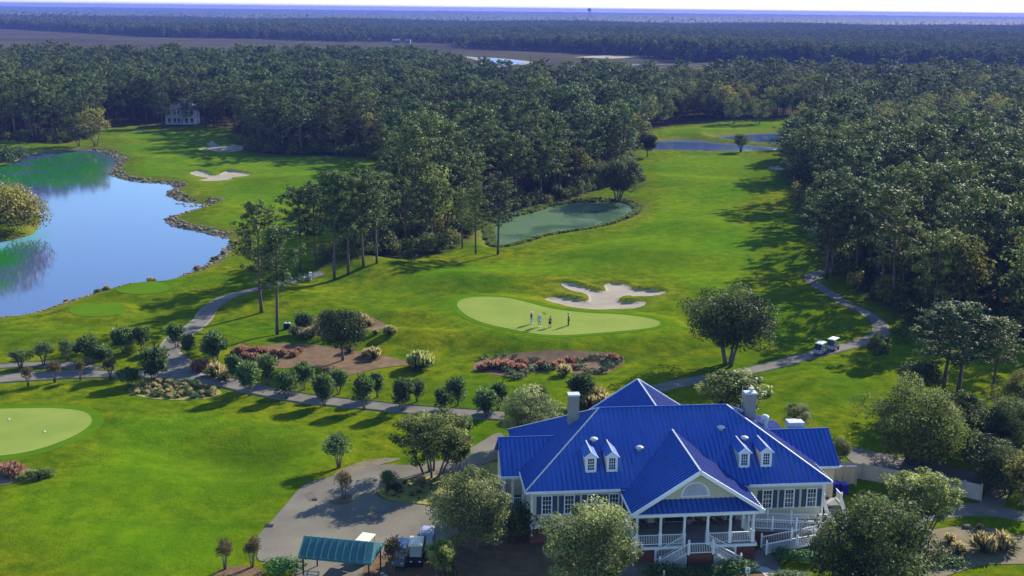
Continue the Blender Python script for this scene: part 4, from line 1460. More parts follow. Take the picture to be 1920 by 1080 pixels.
# --- the far woods beyond the marsh
FARM = []
for i in range(3):
    L = Leaves(230 + i)
    rr = np.random.default_rng(230 + i)
    for q in range(7):
        a = q * 2.4
        L.cloud((math.cos(a) * 2.4 * (q / 7) ** .5, math.sin(a) * 2.4 * (q / 7) ** .5, 9.5 - q * .75 + rr.uniform(-.8, .8)), 2.5, 15, 1.9, .7, .8, .95, .5 + rr.normal(0, .15), .2, .6, jit=.5)
    L.cloud((0, 0, 4), 2.6, 18, 2.2, .7, .3, 1.3, .4, .2, .6)
    FARM.append(L.mesh('far_tree', M['far']))
fe = np.array([gp(*p)[:2] for p in FAR_EDGE])
fsrc = []
for i, (me, (px, py), lab) in enumerate(zip(FARM, [(655, 80), (700, 81), (1290, 118)], ['hazy tree at the far marsh edge left of the small far houses', 'hazy tree at the far marsh edge beside the small far houses', 'hazy tree at the far marsh edge above the right river bend'])):
    p = gp(px, py)
    fsrc.append(tag(put('marsh_edge_tree', me, loc=(p[0], p[1], 0)), lab, 'tree'))
fx, fy = np.meshgrid(np.arange(-1750, 1750, 9.5), np.arange(980, 3500, 10.5))
fx = (fx + r_.uniform(-4, 4, fx.shape)).ravel()
fy = (fy + r_.uniform(-4, 4, fy.shape)).ravel()
m = (np.abs(fx) < fy * .4385 * 1.1 + 20) & (fy > np.interp(fx, fe[:, 0], fe[:, 1]))
# clearings with the far houses stand just inside the edge
fx, fy = fx[m], fy[m]
FH = [gp(735 + 8, 80.0), gp(765, 80.5), gp(692, 79.0)]
for c in FH:
    m = ~((np.abs(fx - c[0]) < 22) & (fy < c[1] + 12) & (fy > c[1] - 60))
    fx, fy = fx[m], fy[m]
n = len(fx)
fs = r_.uniform(.85, 1.5, n) * (1 + .12 * np.sin(fx * .011) + .1 * np.sin(fy * .007))
scatter_mass('far_woods', np.column_stack([fx, fy, np.zeros(n)]), np.arange(n) % 3, np.column_stack([fs * 1.15, fs * 1.15, fs]), r_.uniform(0, 6.28, n), [[o] for o in fsrc],
             'hazy blue green woods beyond the marsh reaching to the horizon', 'forest')
# canopy beyond, too far to tell the trees apart
cy = [3420]
while cy[-1] < 17400:
    cy.append(cy[-1] * 1.012)
cy = np.array(cy)
cs = np.linspace(-1, 1, 500)
CX = cs[None, :] * (cy[:, None] * .50 + 30)
CY = np.repeat(cy[:, None], 500, 1)
CZ = 11 + 3.2 * r_.normal(size=CX.shape) + 3 * np.sin(CX * .002 + 1) * np.sin(CY * .0013) + 2.5 * np.sin(CX * .0061 + CY * .003)
CZ[0] = -1
mfar = surf('far_canopy', (.020, .036, .018), (.042, .058, .024), .012, .9, obj=False)
cme = grid_mesh('distant_canopy', CX, CY, CZ)
cme.materials.append(mfar)
cme.polygons.foreach_set('use_smooth', np.zeros(len(cme.polygons), bool))
tag(put('distant_woods', cme, kind='stuff'), 'pale blue distant woods along the horizon', 'forest')

# ------------------------------------------------------------------ shore rocks
ROCKM = []
for i in range(6):
    rr = np.random.default_rng(300 + i)
    mb = MB()
    P = []
    for z_, q in ((-.55, .7), (-.05, 1.0), (.35, .75)):
        for k_ in range(6):
            a = k_ * math.pi / 3 + rr.uniform(-.3, .3)
            P.append((math.cos(a) * q * rr.uniform(.75, 1.1), math.sin(a) * q * rr.uniform(.75, 1.1), z_ + rr.uniform(-.12, .12)))
    P.append((rr.uniform(-.2, .2), rr.uniform(-.2, .2), .5))
    F = [(j * 6 + k_, j * 6 + (k_ + 1) % 6, (j + 1) * 6 + (k_ + 1) % 6, (j + 1) * 6 + k_) for j in range(2) for k_ in range(6)] + [(12 + k_, 12 + (k_ + 1) % 6, 18) for k_ in range(6)]
    mb.add(P, F)
    ROCKM.append(mb.mesh('rock', M['rock']))


def rock_bank(name, pix, label, n, width, smin=.25, smax=.62, seed=1, stuff=0):
    r = np.random.default_rng(seed)
    a = np.array(pix, float)
    g = gp(a[:, 0], a[:, 1], WL)[:, :2]
    s_ = smooth(g, 10, False)
    seg = np.r_[0, np.cumsum(np.hypot(*np.diff(s_, axis=0).T))]
    c0 = at(float(a[len(a) // 2, 0]), float(a[len(a) // 2, 1]))
    root = thing(name, label, 'rocks', vec(c0))
    pos = []
    for i in range(n + stuff):
        q = r.uniform(0, seg[-1])
        x = np.interp(q, seg, s_[:, 0])
        y = np.interp(q, seg, s_[:, 1])
        tx, ty = np.interp(q + .5, seg, s_[:, 0]) - np.interp(q - .5, seg, s_[:, 0]), np.interp(q + .5, seg, s_[:, 1]) - np.interp(q - .5, seg, s_[:, 1])
        tl = math.hypot(tx, ty) + 1e-6
        off = r.uniform(-.25, 1) * width
        nx, ny = -ty / tl, tx / tl
        if sdf(LAKE, np.array([x + nx]), np.array([y + ny]))[0] < 0:
            nx, ny = -nx, -ny
        x += nx * off
        y += ny * off
        sz = r.uniform(smin, smax) if i < n else r.uniform(.12, .25)
        pos.append((x, y, float(ground_z(x, y)) + sz * .1, sz))
    mb = MB()
    for i, (x, y, z, sz) in enumerate(pos):
        z = max(z, WL - .1)
        if i < n:
            o = put('rock', ROCKM[i % 6], root)
            o.location = vec((x, y, z)) - root.location
            o.rotation_euler = (r.uniform(-.3, .3), r.uniform(-.3, .3), r.uniform(0, 6.28))
            o.scale = (sz * r.uniform(.9, 1.7), sz, sz * r.uniform(.6, 1))
        else:
            lx, ly, lz = vec((x, y, z)) - root.location
            mb.box((lx, ly, lz), (sz * 2, sz * 1.5, sz), r.uniform(0, 3))
    if stuff:
        mb.build('small_stones', M['rock'], root, 'stuff')
    return root


rock_bank('rock_bank', [(160, 281), (183, 284), (213, 295), (220, 305), (208, 322), (221, 334), (250, 340)], 'jumbled rock bank curving round the far corner of the lake', 150, 3.2, seed=1, stuff=150)
rock_bank('rock_bank', [(250, 340), (290, 343), (322, 346), (329, 353), (313, 364), (338, 376), (384, 388), (420, 380)], 'rock edged headland below the left sand bunker', 160, 2.8, seed=2, stuff=160)
rock_bank('rock_bank', [(384, 389), (352, 398), (318, 408), (312, 414), (332, 425), (389, 437), (425, 446)], 'rock bank round the grassy point in the lake', 160, 2.4, seed=3, stuff=160)
rock_bank('rock_bank', [(428, 458), (405, 484), (385, 498), (340, 518)], 'brown stony bank of the lake by the tall pines', 70, 2.0, .2, .45, seed=4, stuff=90)
rock_bank('rock_bank', [(250, 532), (200, 544), (150, 559), (120, 569), (60, 589), (0, 597), (-60, 606)], 'thin line of stones along the near lake edge', 80, 1.0, .15, .32, seed=5, stuff=80)

# ------------------------------------------------------------------ grasses and low planting
PINK = [clump('pink_grass', 320 + i, .9, 1.15, 150, 'plume_pink', 120, w=.05, head=.5) for i in range(3)]
TAN = [clump('tan_grass', 330 + i, .75, 1.25, 170, 'plume_tan', 90, w=.05, head=.42) for i in range(2)]
LIME = clump('lime_grass', 340, 1.15, 1.5, 420, 'plume_lime', 330, w=.055, head=.36)
SPIKY = clump('dark_grass', 345, .5, .9, 190, None, w=.045, mat='reed')
MOUND = [bush('low_mound', 350 + i, .48, .5, 110, .16, 'cover', lobes=4) for i in range(2)]


def plants(name, meshes, pts, sc, text, group, cat):
    out = []
    for i, q in enumerate(pts):
        o = put(name, meshes[i % len(meshes)], loc=at(float(q[0]), float(q[1])))
        k_ = sc * (q[2] if len(q) > 2 else 1) * random.uniform(.78, 1.2)
        o.scale = (k_, k_, k_ * random.uniform(.9, 1.1))
        o.rotation_euler = (0, 0, random.uniform(0, 6.28))
        tag(o, None, cat, group)
        out.append(o)
    if '{}' in text:
        ordinals(out, text)
    else:
        for o in out:
            o['label'] = text
    return out


plants('pink_grass', PINK, [(904, 694), (915, 690), (926, 692), (937, 689), (950, 692), (960, 694), (974, 694), (977, 683), (1017, 690), (1037, 690), (1051, 686), (1069, 682), (1072, 692), (1148, 676)], .95,
       'feathery pink grass below the putting green, {}', 'pink grasses below the putting green', 'ornamental grass')
plants('tan_grass', TAN, [(1058, 704, 1.15)], 1.1, 'tan plumed grass at the front of the straw bed below the green', None, 'ornamental grass')
mp = []
for px, py in [(946, 697), (955, 700), (963, 699), (950, 705), (960, 706), (968, 704), (977, 700), (985, 698), (970, 710), (979, 708), (988, 704), (996, 697), (1005, 694), (1013, 693), (1022, 694), (990, 690), (994, 680), (1003, 678), (1011, 675),
               (1031, 697), (1040, 694), (960, 712), (1089, 692), (1098, 675), (1108, 672), (1118, 671), (1127, 673), (1142, 678), (1150, 680), (1158, 676), (1165, 676), (1162, 682), (1155, 686), (1148, 690), (1140, 688), (1136, 694), (1146, 685),
               (1127, 698), (1118, 700), (1112, 698), (1135, 699), (1100, 699), (1137, 682), (1080, 690), (1085, 679), (900, 676), (912, 672), (930, 671), (945, 671), (965, 671)]:
    mp.append((px, py, random.uniform(.8, 1.3)))
plants('low_mound', MOUND, mp, 1.25, 'small round green mound plant in the straw bed below the putting green', 'mound plants in the straw bed', 'low shrub')
plants('pink_grass', PINK, [(440, 664, .8), (453, 661, 1.0), (468, 660, .7), (483, 661, .9), (497, 660, .75), (460, 672, .8), (478, 675, 1.0), (492, 674, .6), (515, 664, .7), (529, 668, 1.0), (541, 662, .8), (552, 668, 1.05), (561, 660, .7)], .85,
       'pink grass tussock in the long left bed, {}', 'pink grasses in the left bed', 'ornamental grass')
plants('pink_grass', [PINK[0]], [(376, 694, 1.25)], 1.2, 'reddish grass clump at the path junction in front of the big crepe myrtle', None, 'ornamental grass')
plants('tan_grass', TAN, [(404, 706, 1.3), (421, 712, 1.1), (553, 628, 1.2), (568, 634), (584, 633), (672, 606, 1.2), (682, 608, 1.1), (693, 611), (655, 660), (689, 668, 1.1), (702, 672, 1.1), (704, 627, .6)], 1.1,
       'tan grass tussock round the grey green oak, {}', 'tan grasses round the oak', 'ornamental grass')
plants('lime_grass', [LIME], [(732, 627)], 1.0, 'yellow green fountain grass on the slope right of the oak', None, 'ornamental grass')
plants('lime_grass', [LIME], [(788, 691)], 1.25, 'pale fountain grass at the right tip of the large straw bed', None, 'ornamental grass')
plants('tan_grass', TAN, [(1120, 752, 1.3), (1104, 764, 1.4), (1134, 764, 1.2)], 1.1, 'tan pink grass clump behind the rear gable roof, {}', 'grasses behind the roof', 'ornamental grass')
plants('tan_grass', TAN, [(1781, 1017, .9), (1796, 1037, 1.1), (1844, 1036, 1.35), (1881, 1031, 1.25), (1837, 992, .6)], .95, 'tan tipped tussock in the lower right bed, {}', 'tussocks at lower right', 'ornamental grass')
plants('dark_grass', [SPIKY], [(43, 899), (57, 893), (74, 897, 1.2), (89, 893, 1.1)], 1.0, 'dark upright tussock at the left edge, {}', 'dark tussocks at the left edge', 'ornamental grass')
plants('pink_grass', [PINK[1]], [(18, 888, 1.3), (26, 893, 1.0)], 1.0, 'russet pink grass in the small bed at the left edge, {}', 'russet grass at the left edge', 'ornamental grass')
LOWM = bush('spreading_juniper', 360, 1.2, .5, 420, .22, 'cover', lobes=8)
plants('low_shrub', [LOWM], [(1752, 1060), (1766, 1048), (1778, 1056), (1793, 1056)], 1.0, 'low spreading green shrub in the lower right bed, {}', 'low shrubs at lower right', 'low shrub')
HED = bush('clipped_hedge', 365, 1.15, 1.15, 1500, .15, 'hedge', lobes=10)
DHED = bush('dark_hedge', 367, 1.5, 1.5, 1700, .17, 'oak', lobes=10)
for nm, me, px, py, sc, lab in [
        ('hedge', HED, 1384, 1078, (1.5, 1.1, 1.05), 'bright clipped hedge below the right arm of the porch steps'),
        ('hedge', HED, 1340, 1082, (1.1, .9, .8), 'low clipped hedge in front of the porch steps, left of the bright one'),
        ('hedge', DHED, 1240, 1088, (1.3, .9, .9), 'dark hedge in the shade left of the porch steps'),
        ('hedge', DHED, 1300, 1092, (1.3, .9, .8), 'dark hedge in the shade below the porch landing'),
        ('hedge', HED, 1470, 1052, (1.0, .9, 1.0), 'round clipped shrub at the foot of the ramp, left one'),
        ('hedge', HED, 1512, 1054, (1.1, .9, .85), 'round clipped shrub at the foot of the ramp, right one'),
        ('hedge', HED, 533, 1076, (1.6, 1.2, 1.1), 'bright green hedge left of the teal roofed shelter'),
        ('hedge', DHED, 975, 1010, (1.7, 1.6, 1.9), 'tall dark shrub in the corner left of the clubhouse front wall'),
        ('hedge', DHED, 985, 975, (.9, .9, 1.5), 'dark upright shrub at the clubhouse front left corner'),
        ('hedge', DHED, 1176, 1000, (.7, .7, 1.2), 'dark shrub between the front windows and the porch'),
        ('hedge', DHED, 735, 922, (.6, .6, .6), 'low dark shrub on the left tip of the traffic island'),
        ('hedge', HED, 1480, 1085, (1.6, 1.0, .4), 'low bright ground cover at the bend of the front walk')]:
    tag(put(nm, me, loc=at(float(px), float(py))), lab, 'hedge').scale = sc
RB = bush('russet_bush', 369, 1.3, 1.4, 900, .2, 'brown', lobes=8)
tag(put('russet_bush', RB, loc=at(842.0, 1084.0)), 'russet bush on the straw bed right of the dark leaning tree', 'bush')

# rough growth of the tan bed, reeds round the ponds, shore scrub: nobody could count these
r2 = np.random.default_rng(77)


def strew(name, meshes_objs, poly, step, smin, smax, label, cat, keep=None):
    lo, hi = poly.min(0), poly.max(0)
    gx, gy = np.meshgrid(np.arange(lo[0], hi[0], step), np.arange(lo[1], hi[1], step))
    x = (gx + r2.uniform(-.5, .5, gx.shape) * step).ravel()
    y = (gy + r2.uniform(-.5, .5, gy.shape) * step).ravel()
    m = sdf(poly, x, y) < -.2
    if keep is not None:
        m &= keep(x, y)
    x, y = x[m], y[m]
    n = len(x)
    s = r2.uniform(smin, smax, n)
    return scatter_mass(name, np.column_stack([x, y, np.maximum(ground_z(x, y), WL - .1)]), np.arange(n) % len(meshes_objs), np.column_stack([s, s, s]), r2.uniform(0, 6.28, n), [[o] for o in meshes_objs], label, cat)


tan_o = [o for o in C.objects if o.name.startswith('tan_grass')][:2]
spk_o = [o for o in C.objects if o.name.startswith('dark_grass')][:1]
cov_o = [o for o in C.objects if o.name.startswith('hedge')][4]
mnd_o = [o for o in C.objects if o.name.startswith('low_mound')][:1]
strew('rough_planting', [tan_o[0], mnd_o[0], mnd_o[0], tan_o[1], cov_o], pix_poly([(240, 737), (262, 722), (300, 715), (350, 715), (395, 724), (412, 733), (395, 743), (340, 748), (270, 746)], 0, 4), .5, .2, .55,
      'tan and green rough planting on the mound by the path junction', 'ground cover')
strew('island_planting', [tan_o[0], mnd_o[0]], pix_poly([(712, 921), (730, 911), (765, 902), (815, 897), (830, 915), (810, 940), (765, 938), (728, 932)], 0, 3), 1.0, .3, .6,
      'dry low planting on the traffic island', 'ground cover')


def shore(poly, lo_, hi_):
    """ring between two distances from a waterline"""
    return lambda x, y: (sdf(poly, x, y) > lo_) & (sdf(poly, x, y) < hi_)


bb = np.array([POND.min(0) - 4, [POND.max(0)[0] + 4, POND.min(0)[1] - 4], POND.max(0) + 4, [POND.min(0)[0] - 4, POND.max(0)[1] + 4]])
strew('pond_reeds', spk_o, bb, .75, .6, 1.2, 'green reeds fringing the duckweed pond', 'reeds', shore(POND, -.6, 1.3))
nb_ = gp([430, 405, 340, 250, 150, 60, -40], [462, 486, 520, 533, 560, 590, 606], WL)[:, :2]
strew('lake_edge_scrub', [spk_o[0], tan_o[0]], np.array([nb_.min(0) - 5, [nb_.max(0)[0] + 5, nb_.min(0)[1] - 5], nb_.max(0) + 5, [nb_.min(0)[0] - 5, nb_.max(0)[1] + 5]]), 2.2, .5, 1.1, 'scrubby reeds along the near edge of the lake', 'reeds', lambda x, y: (sdf(LAKE, x, y) > -.5) & (sdf(LAKE, x, y) < 1.4) & (np.sin(x * .9) + np.sin(y * .7 + x * .2) > .1))

# ------------------------------------------------------------------ the clubhouse (u along the front, v into depth, w up)
HR = .1086
club = thing('clubhouse', 'cream clubhouse under a big blue standing seam roof with a gabled front porch', 'clubhouse', vec(HO), HR)
HW, HGE, HGR, LG = 5.47, 4.48, 8.05, 24.1
UL, UR, VM, RUN, HME, HMR = -13.59, 12.88, 4.43, 7.41, 4.89, 9.46
VB = VM + 2 * RUN
WF, WB, WE, WR_, WL_U, WR_U = 8.53, 15.12, 4.6, 6.92, -15.25, 15.24
FL = 1.5


def seams(mb, poly, spacing=.42, w=.065, hgt=.06):
    P = [Vector(p) for p in poly]
    e = (P[1] - P[0]).normalized()
    n = Vector((0, 0, 0))
    for i in range(len(P)):
        n += P[i].cross(P[(i + 1) % len(P)])
    n.normalize()
    if n.z < 0:
        n = -n
    s_ = n.cross(e)
    q = [((p - P[0]).dot(e), (p - P[0]).dot(s_)) for p in P]
    lo, hi = min(a for a, b in q), max(a for a, b in q)
    x = lo + spacing * .5
    while x < hi:
        c = []
        for i in range(len(q)):
            (a0, b0), (a1, b1) = q[i], q[(i + 1) % len(q)]
            if (a0 - x) * (a1 - x) < 0:
                c.append(b0 + (b1 - b0) * (x - a0) / (a1 - a0))
        if len(c) == 2 and abs(c[0] - c[1]) > .15:
            a = P[0] + e * x + s_ * min(c) + n * hgt * .5
            b = P[0] + e * x + s_ * max(c) + n * hgt * .5
            mb.bar(a, b, w, hgt, n)
        x += spacing


def roof(name, polys, parent, mat='roof', seammat='roofdark', th=.14, spacing=.42, cut=None):
    mb, ms = MB(), MB()
    for p in polys:
        mb.slab(p, th)
        seams(ms, p, spacing)
    r_o = mb.build(name, M[mat], parent)
    ms.build('roof_seam', M[seammat], r_o, 'stuff')
    return r_o


A_ = lambda u, v, w: (u, v, w)
mainroof = roof('roof', [
    [A_(UL, VM, HME), A_(UR, VM, HME), A_(UR - RUN, VM + RUN, HMR), A_(UL + RUN, VM + RUN, HMR)],
    [A_(UL, VB, HME), A_(UL, VM, HME), A_(UL + RUN, VM + RUN, HMR)],
    [A_(UR, VM, HME), A_(UR, VB, HME), A_(UR - RUN, VM + RUN, HMR)],
    [A_(UR, VB, HME), A_(UL, VB, HME), A_(UL + RUN, VM + RUN, HMR), A_(UR - RUN, VM + RUN, HMR)]], club)
groof = roof('porch_roof', [
    [A_(-HW, LG, HGE), A_(-HW, 0, HGE), A_(0, 0, HGR), A_(0, LG, HGR)],
    [A_(HW, 0, HGE), A_(HW, LG, HGE), A_(0, LG, HGR), A_(0, 0, HGR)]], club)
pent = roof('pent_roof', [[A_(-HW + .25, .05, HGE + .03), A_(HW - .25, .05, HGE + .03), A_(HW - 1.45, 1.35, 5.18), A_(-HW + 1.45, 1.35, 5.18)]], club, th=.1)
WM = (WF + WB) / 2
for nm, u0, u1 in (('wing_roof', WL_U, -8.6), ('wing_roof', 8.6, WR_U)):
    roof(nm, [[A_(u0, WF, WE), A_(u1, WF, WE), A_(u1, WM, WR_), A_(u0, WM, WR_)], [A_(u1, WB, WE), A_(u0, WB, WE), A_(u0, WM, WR_), A_(u1, WM, WR_)]], club)

# ridge caps, one part per line
for a, b in [((UL, VM, HME), (UL + RUN, VM + RUN, HMR)), ((UR, VM, HME), (UR - RUN, VM + RUN, HMR)), ((UL, VB, HME), (UL + RUN, VM + RUN, HMR)), ((UR, VB, HME), (UR - RUN, VM + RUN, HMR)),
             ((UL + RUN, VM + RUN, HMR), (UR - RUN, VM + RUN, HMR)), ((0, -.02, HGR), (0, LG, HGR)), ((WL_U, WM, WR_), (-9.2, WM, WR_)), ((8.6, WM, WR_), (WR_U, WM, WR_))]:
    mb = MB()
    mb.bar(Vector(a) + Vector((0, 0, .05)), Vector(b) + Vector((0, 0, .05)), .14, .07)
    flat = abs(a[2] - b[2]) < .01 and a[1] > 1
    mb.build('ridge_cap', M['roofdark' if flat else 'ridge'], club)

# walls
mb = MB()
mb.box((( -13.05 + 12.35) / 2, (4.93 + 18.75) / 2, (1.3 + 4.72) / 2), (25.4, 13.82, 3.42))
mb.box((0, 21.2, 2.9), (9.9, 4.9, 3.2))
mb.build('wall', M['wall'], club)
mb = MB()
mb.box((-.35, 11.84, .65), (25.5, 13.92, 1.3))
mb.box((0, 21.2, .65), (10.0, 5.0, 1.3))
mb.build('brick_base', M['brick'], club)
mb = MB()
mb.box((-.35, 4.9, 1.42), (25.48, .12, .2))
mb.box((-13.08, 11.8, 1.42), (.12, 13.8, .2))
mb.box((12.38, 11.8, 1.42), (.12, 13.8, .2))
mb.build('water_table', M['white'], club)
# tympanum
mb = MB()
k_ = (HGR - HGE) / HW
mb.add([(-HW + .45, 1.3, HGE + .15), (HW - .45, 1.3, HGE + .15), (0, 1.3, HGR - .22), (-HW + .45, 1.5, HGE + .15), (HW - .45, 1.5, HGE + .15), (0, 1.5, HGR - .22)],
       [(0, 1, 2), (5, 4, 3), (0, 3, 4, 1), (1, 4, 5, 2), (2, 5, 3, 0)])
mb.build('gable_wall', M['wall'], club)
mb = MB()
for s_ in (-1, 1):
    mb.bar((s_ * (HW + .02), -.06, HGE - .06), (0, -.06, HGR - .06), .12, .30)
    mb.bar((s_ * (HW + .02), LG + .06, HGE - .06), (0, LG + .06, HGR - .06), .12, .30)
mb.build('rake_trim', M['white'], club)
mb = MB()
mb.bar((-HW - .02, -.07, HGE - .09), (HW + .02, -.07, HGE - .09), .13, .22)
mb.build('porch_fascia', M['white'], club)
# half round window
mb = MB()
n_ = 16
for r0, r1, y0 in ((1.05, 1.22, 1.24),):
    for i in range(n_):
        a0, a1 = math.pi * i / n_, math.pi * (i + 1) / n_
        V = [(r * math.cos(a), y, 5.45 + r * math.sin(a)) for y in (y0, 1.3) for r, a in ((r0, a0), (r1, a0), (r1, a1), (r0, a1))]
        mb.hexa(V)
mb.box((0, 1.26, 5.40), (2.56, .09, .11))
arch = mb.build('arch_window', M['white'], club)
mb = MB()
arc = [(1.06 * math.cos(math.pi * i / n_), 1.265, 5.45 + 1.06 * math.sin(math.pi * i / n_)) for i in range(n_ + 1)]
mb.add(arc, [tuple(range(n_ + 1))])
mb.build('glass', M['archglass'], arch)
mb = MB()
for i in range(1, 4):
    a = math.pi * i / 4
    mb.bar((0, 1.255, 5.46), (1.05 * math.cos(a), 1.255, 5.45 + 1.05 * math.sin(a)), .02, .02)
mb.build('muntin', M['archglass'], arch)

# eaves: fascia, soffit and gutters of the main block
for a, b in [((UL, VM - .04, HME - .12), (-HW - .1, VM - .04, HME - .12)),
             ((HW + .1, VM - .04, HME - .12), (UR, VM - .04, HME - .12)),
             ((UL - .04, VM, HME - .12), (UL - .04, WF + .3, HME - .12)),
             ((UR + .04, VM, HME - .12), (UR + .04, WF + .3, HME - .12)),
             ((-HW - .04, .0, HGE - .1), (-HW - .04, VM, HGE - .1)),
             ((HW + .04, .0, HGE - .1), (HW + .04, VM, HGE - .1)),
             ((WL_U, WF - .04, WE - .1), (UL, WF - .04, WE - .1)),
             ((UR, WF - .04, WE - .1), (WR_U, WF - .04, WE - .1))]:
    mb = MB()
    mb.bar(a, b, .1, .2)
    mb.build('fascia', M['white'], club)
mb = MB()
mb.box((-.35, 11.84, 4.70), (26.2, 14.7, .05))
mb.box((0, 2.55, 4.28), (10.6, 4.75, .06))
mb.build('soffit', M['white'], club)
mb = MB()
mb.box((-9.2, 4.90, 4.52), (7.7, .1, .28))
mb.box((8.7, 4.90, 4.52), (7.3, .1, .28))
mb.build('frieze_board', M['white'], club)
for u, v in ((-12.98, 4.86), (12.3, 4.86), (5.15, 4.84), (-5.3, 4.84)):
    mb = MB()
    mb.box((u, v, 2.6), (.13, .13, 4.0))
    mb.build('downspout', M['white'], club)
for u, v in ((-13.0, 4.95), (12.32, 4.95)):
    mb = MB()
    mb.box((u, v, 3.0), (.2, .2, 3.2))
    mb.build('corner_board', M['white'], club)

# windows with shutters
WIN = None


def window_meshes(w, h):
    f, g, mu = MB(), MB(), MB()
    for s_ in (-1, 1):
        f.box((s_ * (w / 2 + .05), -.03, h / 2), (.1, .1, h + .24))
    f.box((0, -.03, h + .07), (w, .1, .12))
    f.box((0, -.05, -.06), (w + .3, .14, .1))
    g.box((0, .0, h / 2), (w, .03, h))
    for i in range(1, 3):
        mu.box((-w / 2 + w * i / 3, -.025, h / 2), (.03, .03, h))
    for j in range(1, 4):
        mu.box((0, -.027, h * j / 4), (w, .03, .05 if j == 2 else .03))
    return f.mesh('frame', M['white']), g.mesh('glass', M['glass']), mu.mesh('muntin', M['white'])


WM1 = window_meshes(.72, 1.56)
sh = MB()
sh.box((0, 0, .78), (.42, .05, 1.62))
for j in range(9):
    sh.box((0, -.03, .16 + j * .155), (.32, .03, .06))
SHM = sh.mesh('shutter', M['shutter'])
WINDOWS = [(-11.73, 4.92, 2.64), (-9.82, 4.92, 2.64), (-7.85, 4.92, 2.64), (-6.0, 4.92, 2.64), (7.4, 4.92, 2.50), (9.34, 4.92, 2.50), (11.33, 4.92, 2.50),
           (-4.35, 4.92, 2.6), (-2.55, 4.92, 2.6), (1.55, 4.92, 2.6), (3.4, 4.92, 2.6)]
for u, v, z in WINDOWS:
    w_ = put('window', WM1[0], club, loc=(u, v, z))
    put('glass', WM1[1], w_)
    put('muntin', WM1[2], w_)
    for s_ in (-1, 1):
        put('shutter', SHM, club, loc=(u + s_ * .67, v - .01, z - .03))
# double door
for u in (-1.12, -.28):
    mb = MB()
    mb.box((u, 4.9, FL + 1.1), (.82, .08, 2.2))
    d_ = mb.build('door', M['door'], club)
    mb = MB()
    mb.box((u, 4.85, FL + 1.5), (.45, .03, 1.0))
    mb.build('door_glass', M['glass'], d_)
mb = MB()
mb.box((-.7, 4.89, FL + 2.28), (2.0, .12, .14))
for s_ in (-1, 1):
    mb.box((-.7 + s_ * .93, 4.89, FL + 1.1), (.14, .12, 2.2))
mb.build('door_frame', M['white'], club)

# porch
mb = MB()
mb.box((0, 2.66, .62), (10.0, 4.5, 1.24))
mb.build('porch_base', M['brick'], club)
mb = MB()
mb.box((0, 2.65, 1.46), (10.1, 4.55, .08))
mb.build('porch_floor', M['deck'], club)
mb = MB()
mb.box((0, .36, 1.33), (10.3, .14, .22))
mb.box((5.08, 2.6, 1.33), (.14, 4.4, .22))
mb.box((-5.08, 2.6, 1.33), (.14, 4.4, .22))
mb.build('porch_edge', M['white'], club)
mb = MB()
mb.box((0, .5, 4.13), (10.2, .22, .28))
mb.box((4.95, 2.7, 4.13), (.22, 4.2, .28))
mb.box((-4.95, 2.7, 4.13), (.22, 4.2, .28))
mb.build('porch_beam', M['white'], club)
PCOLS = [(-4.95, .5), (-2.98, .5), (-1.0, .5), (.95, .5), (2.85, .5), (4.78, .5), (4.78, 3.1), (-4.95, 3.1)]
cm = MB()
cm.box((0, 0, 1.28), (.19, .19, 2.5))
cm.box((0, 0, .55), (.27, .27, 1.05))
cm.box((0, 0, 2.44), (.27, .27, .1))
COLM = cm.mesh('porch_column', M['white'])
for u, v in PCOLS:
    put('porch_column', COLM, club, loc=(u, v, FL))
pm = MB()
pm.box((0, 0, .5), (.14, .14, 1.1))
pm.lathe((0, 0, 1.05), [(.11, 0), (.11, .04), (.05, .08), (.085, .14), (.06, .2), (.0, .23)], 8)
POSTM = pm.mesh('rail_post', M['white'])


def railing(a, b, parent, h=.92, posts=(0, 0), bal=.14):
    a, b = Vector(a), Vector(b)
    mb = MB()
    mb.bar(a + Vector((0, 0, h)), b + Vector((0, 0, h)), .08, .055)
    r_o = mb.build('railing', M['white'], parent)
    mb = MB()
    mb.bar(a + Vector((0, 0, .12)), b + Vector((0, 0, .12)), .06, .06)
    mb.build('bottom_rail', M['white'], r_o)
    L_ = (b - a).length
    k = max(2, int(L_ / bal))
    mb = MB()
    for i in range(1, k):
        p = a + (b - a) * i / k
        mb.box((p.x, p.y, p.z + h * .55), (.03, .03, h * .85))
    mb.build('baluster', M['white'], r_o, 'stuff')
    for f_, p in zip(posts, (a, b)):
        if f_:
            put('rail_post', POSTM, parent, loc=p)
    return r_o


for a, b in [((-4.83, .5, FL), (-3.1, .5, FL)), ((-2.86, .5, FL), (-1.12, .5, FL)), ((1.07, .5, FL), (2.73, .5, FL)), ((2.97, .5, FL), (4.66, .5, FL)), ((4.78, .62, FL), (4.78, 2.98, FL)),
             ((-4.95, .62, FL), (-4.95, 2.98, FL)), ((-4.95, 3.2, FL), (-4.95, 4.8, FL))]:
    railing(a, b, club)
# landing and twin steps
mb = MB()
mb.box((0, -.42, 1.38), (2.2, 1.6, .18))
mb.box((0, -.42, .64), (2.0, 1.45, 1.29))
mb.build('landing', M['brick'], club)
for s_ in (-1, 1):
    mb = MB()
    for i in range(8):
        z = 1.30 - i * .165
        mb.box((s_ * (1.25 + i * .29), -.42, z / 2), (.29, 1.5, z))
    mb.build('steps', M['kerb'], club)
    railing((s_ * 1.0, -1.2, FL - .05), (s_ * 3.35, -1.2, .12), club, posts=(1, 1))
    railing((s_ * 1.0, .34, FL - .05), (s_ * 3.35, .34, .12), club, posts=(1, 1))
railing((-1.0, -1.2, FL - .05), (1.0, -1.2, FL - .05), club)
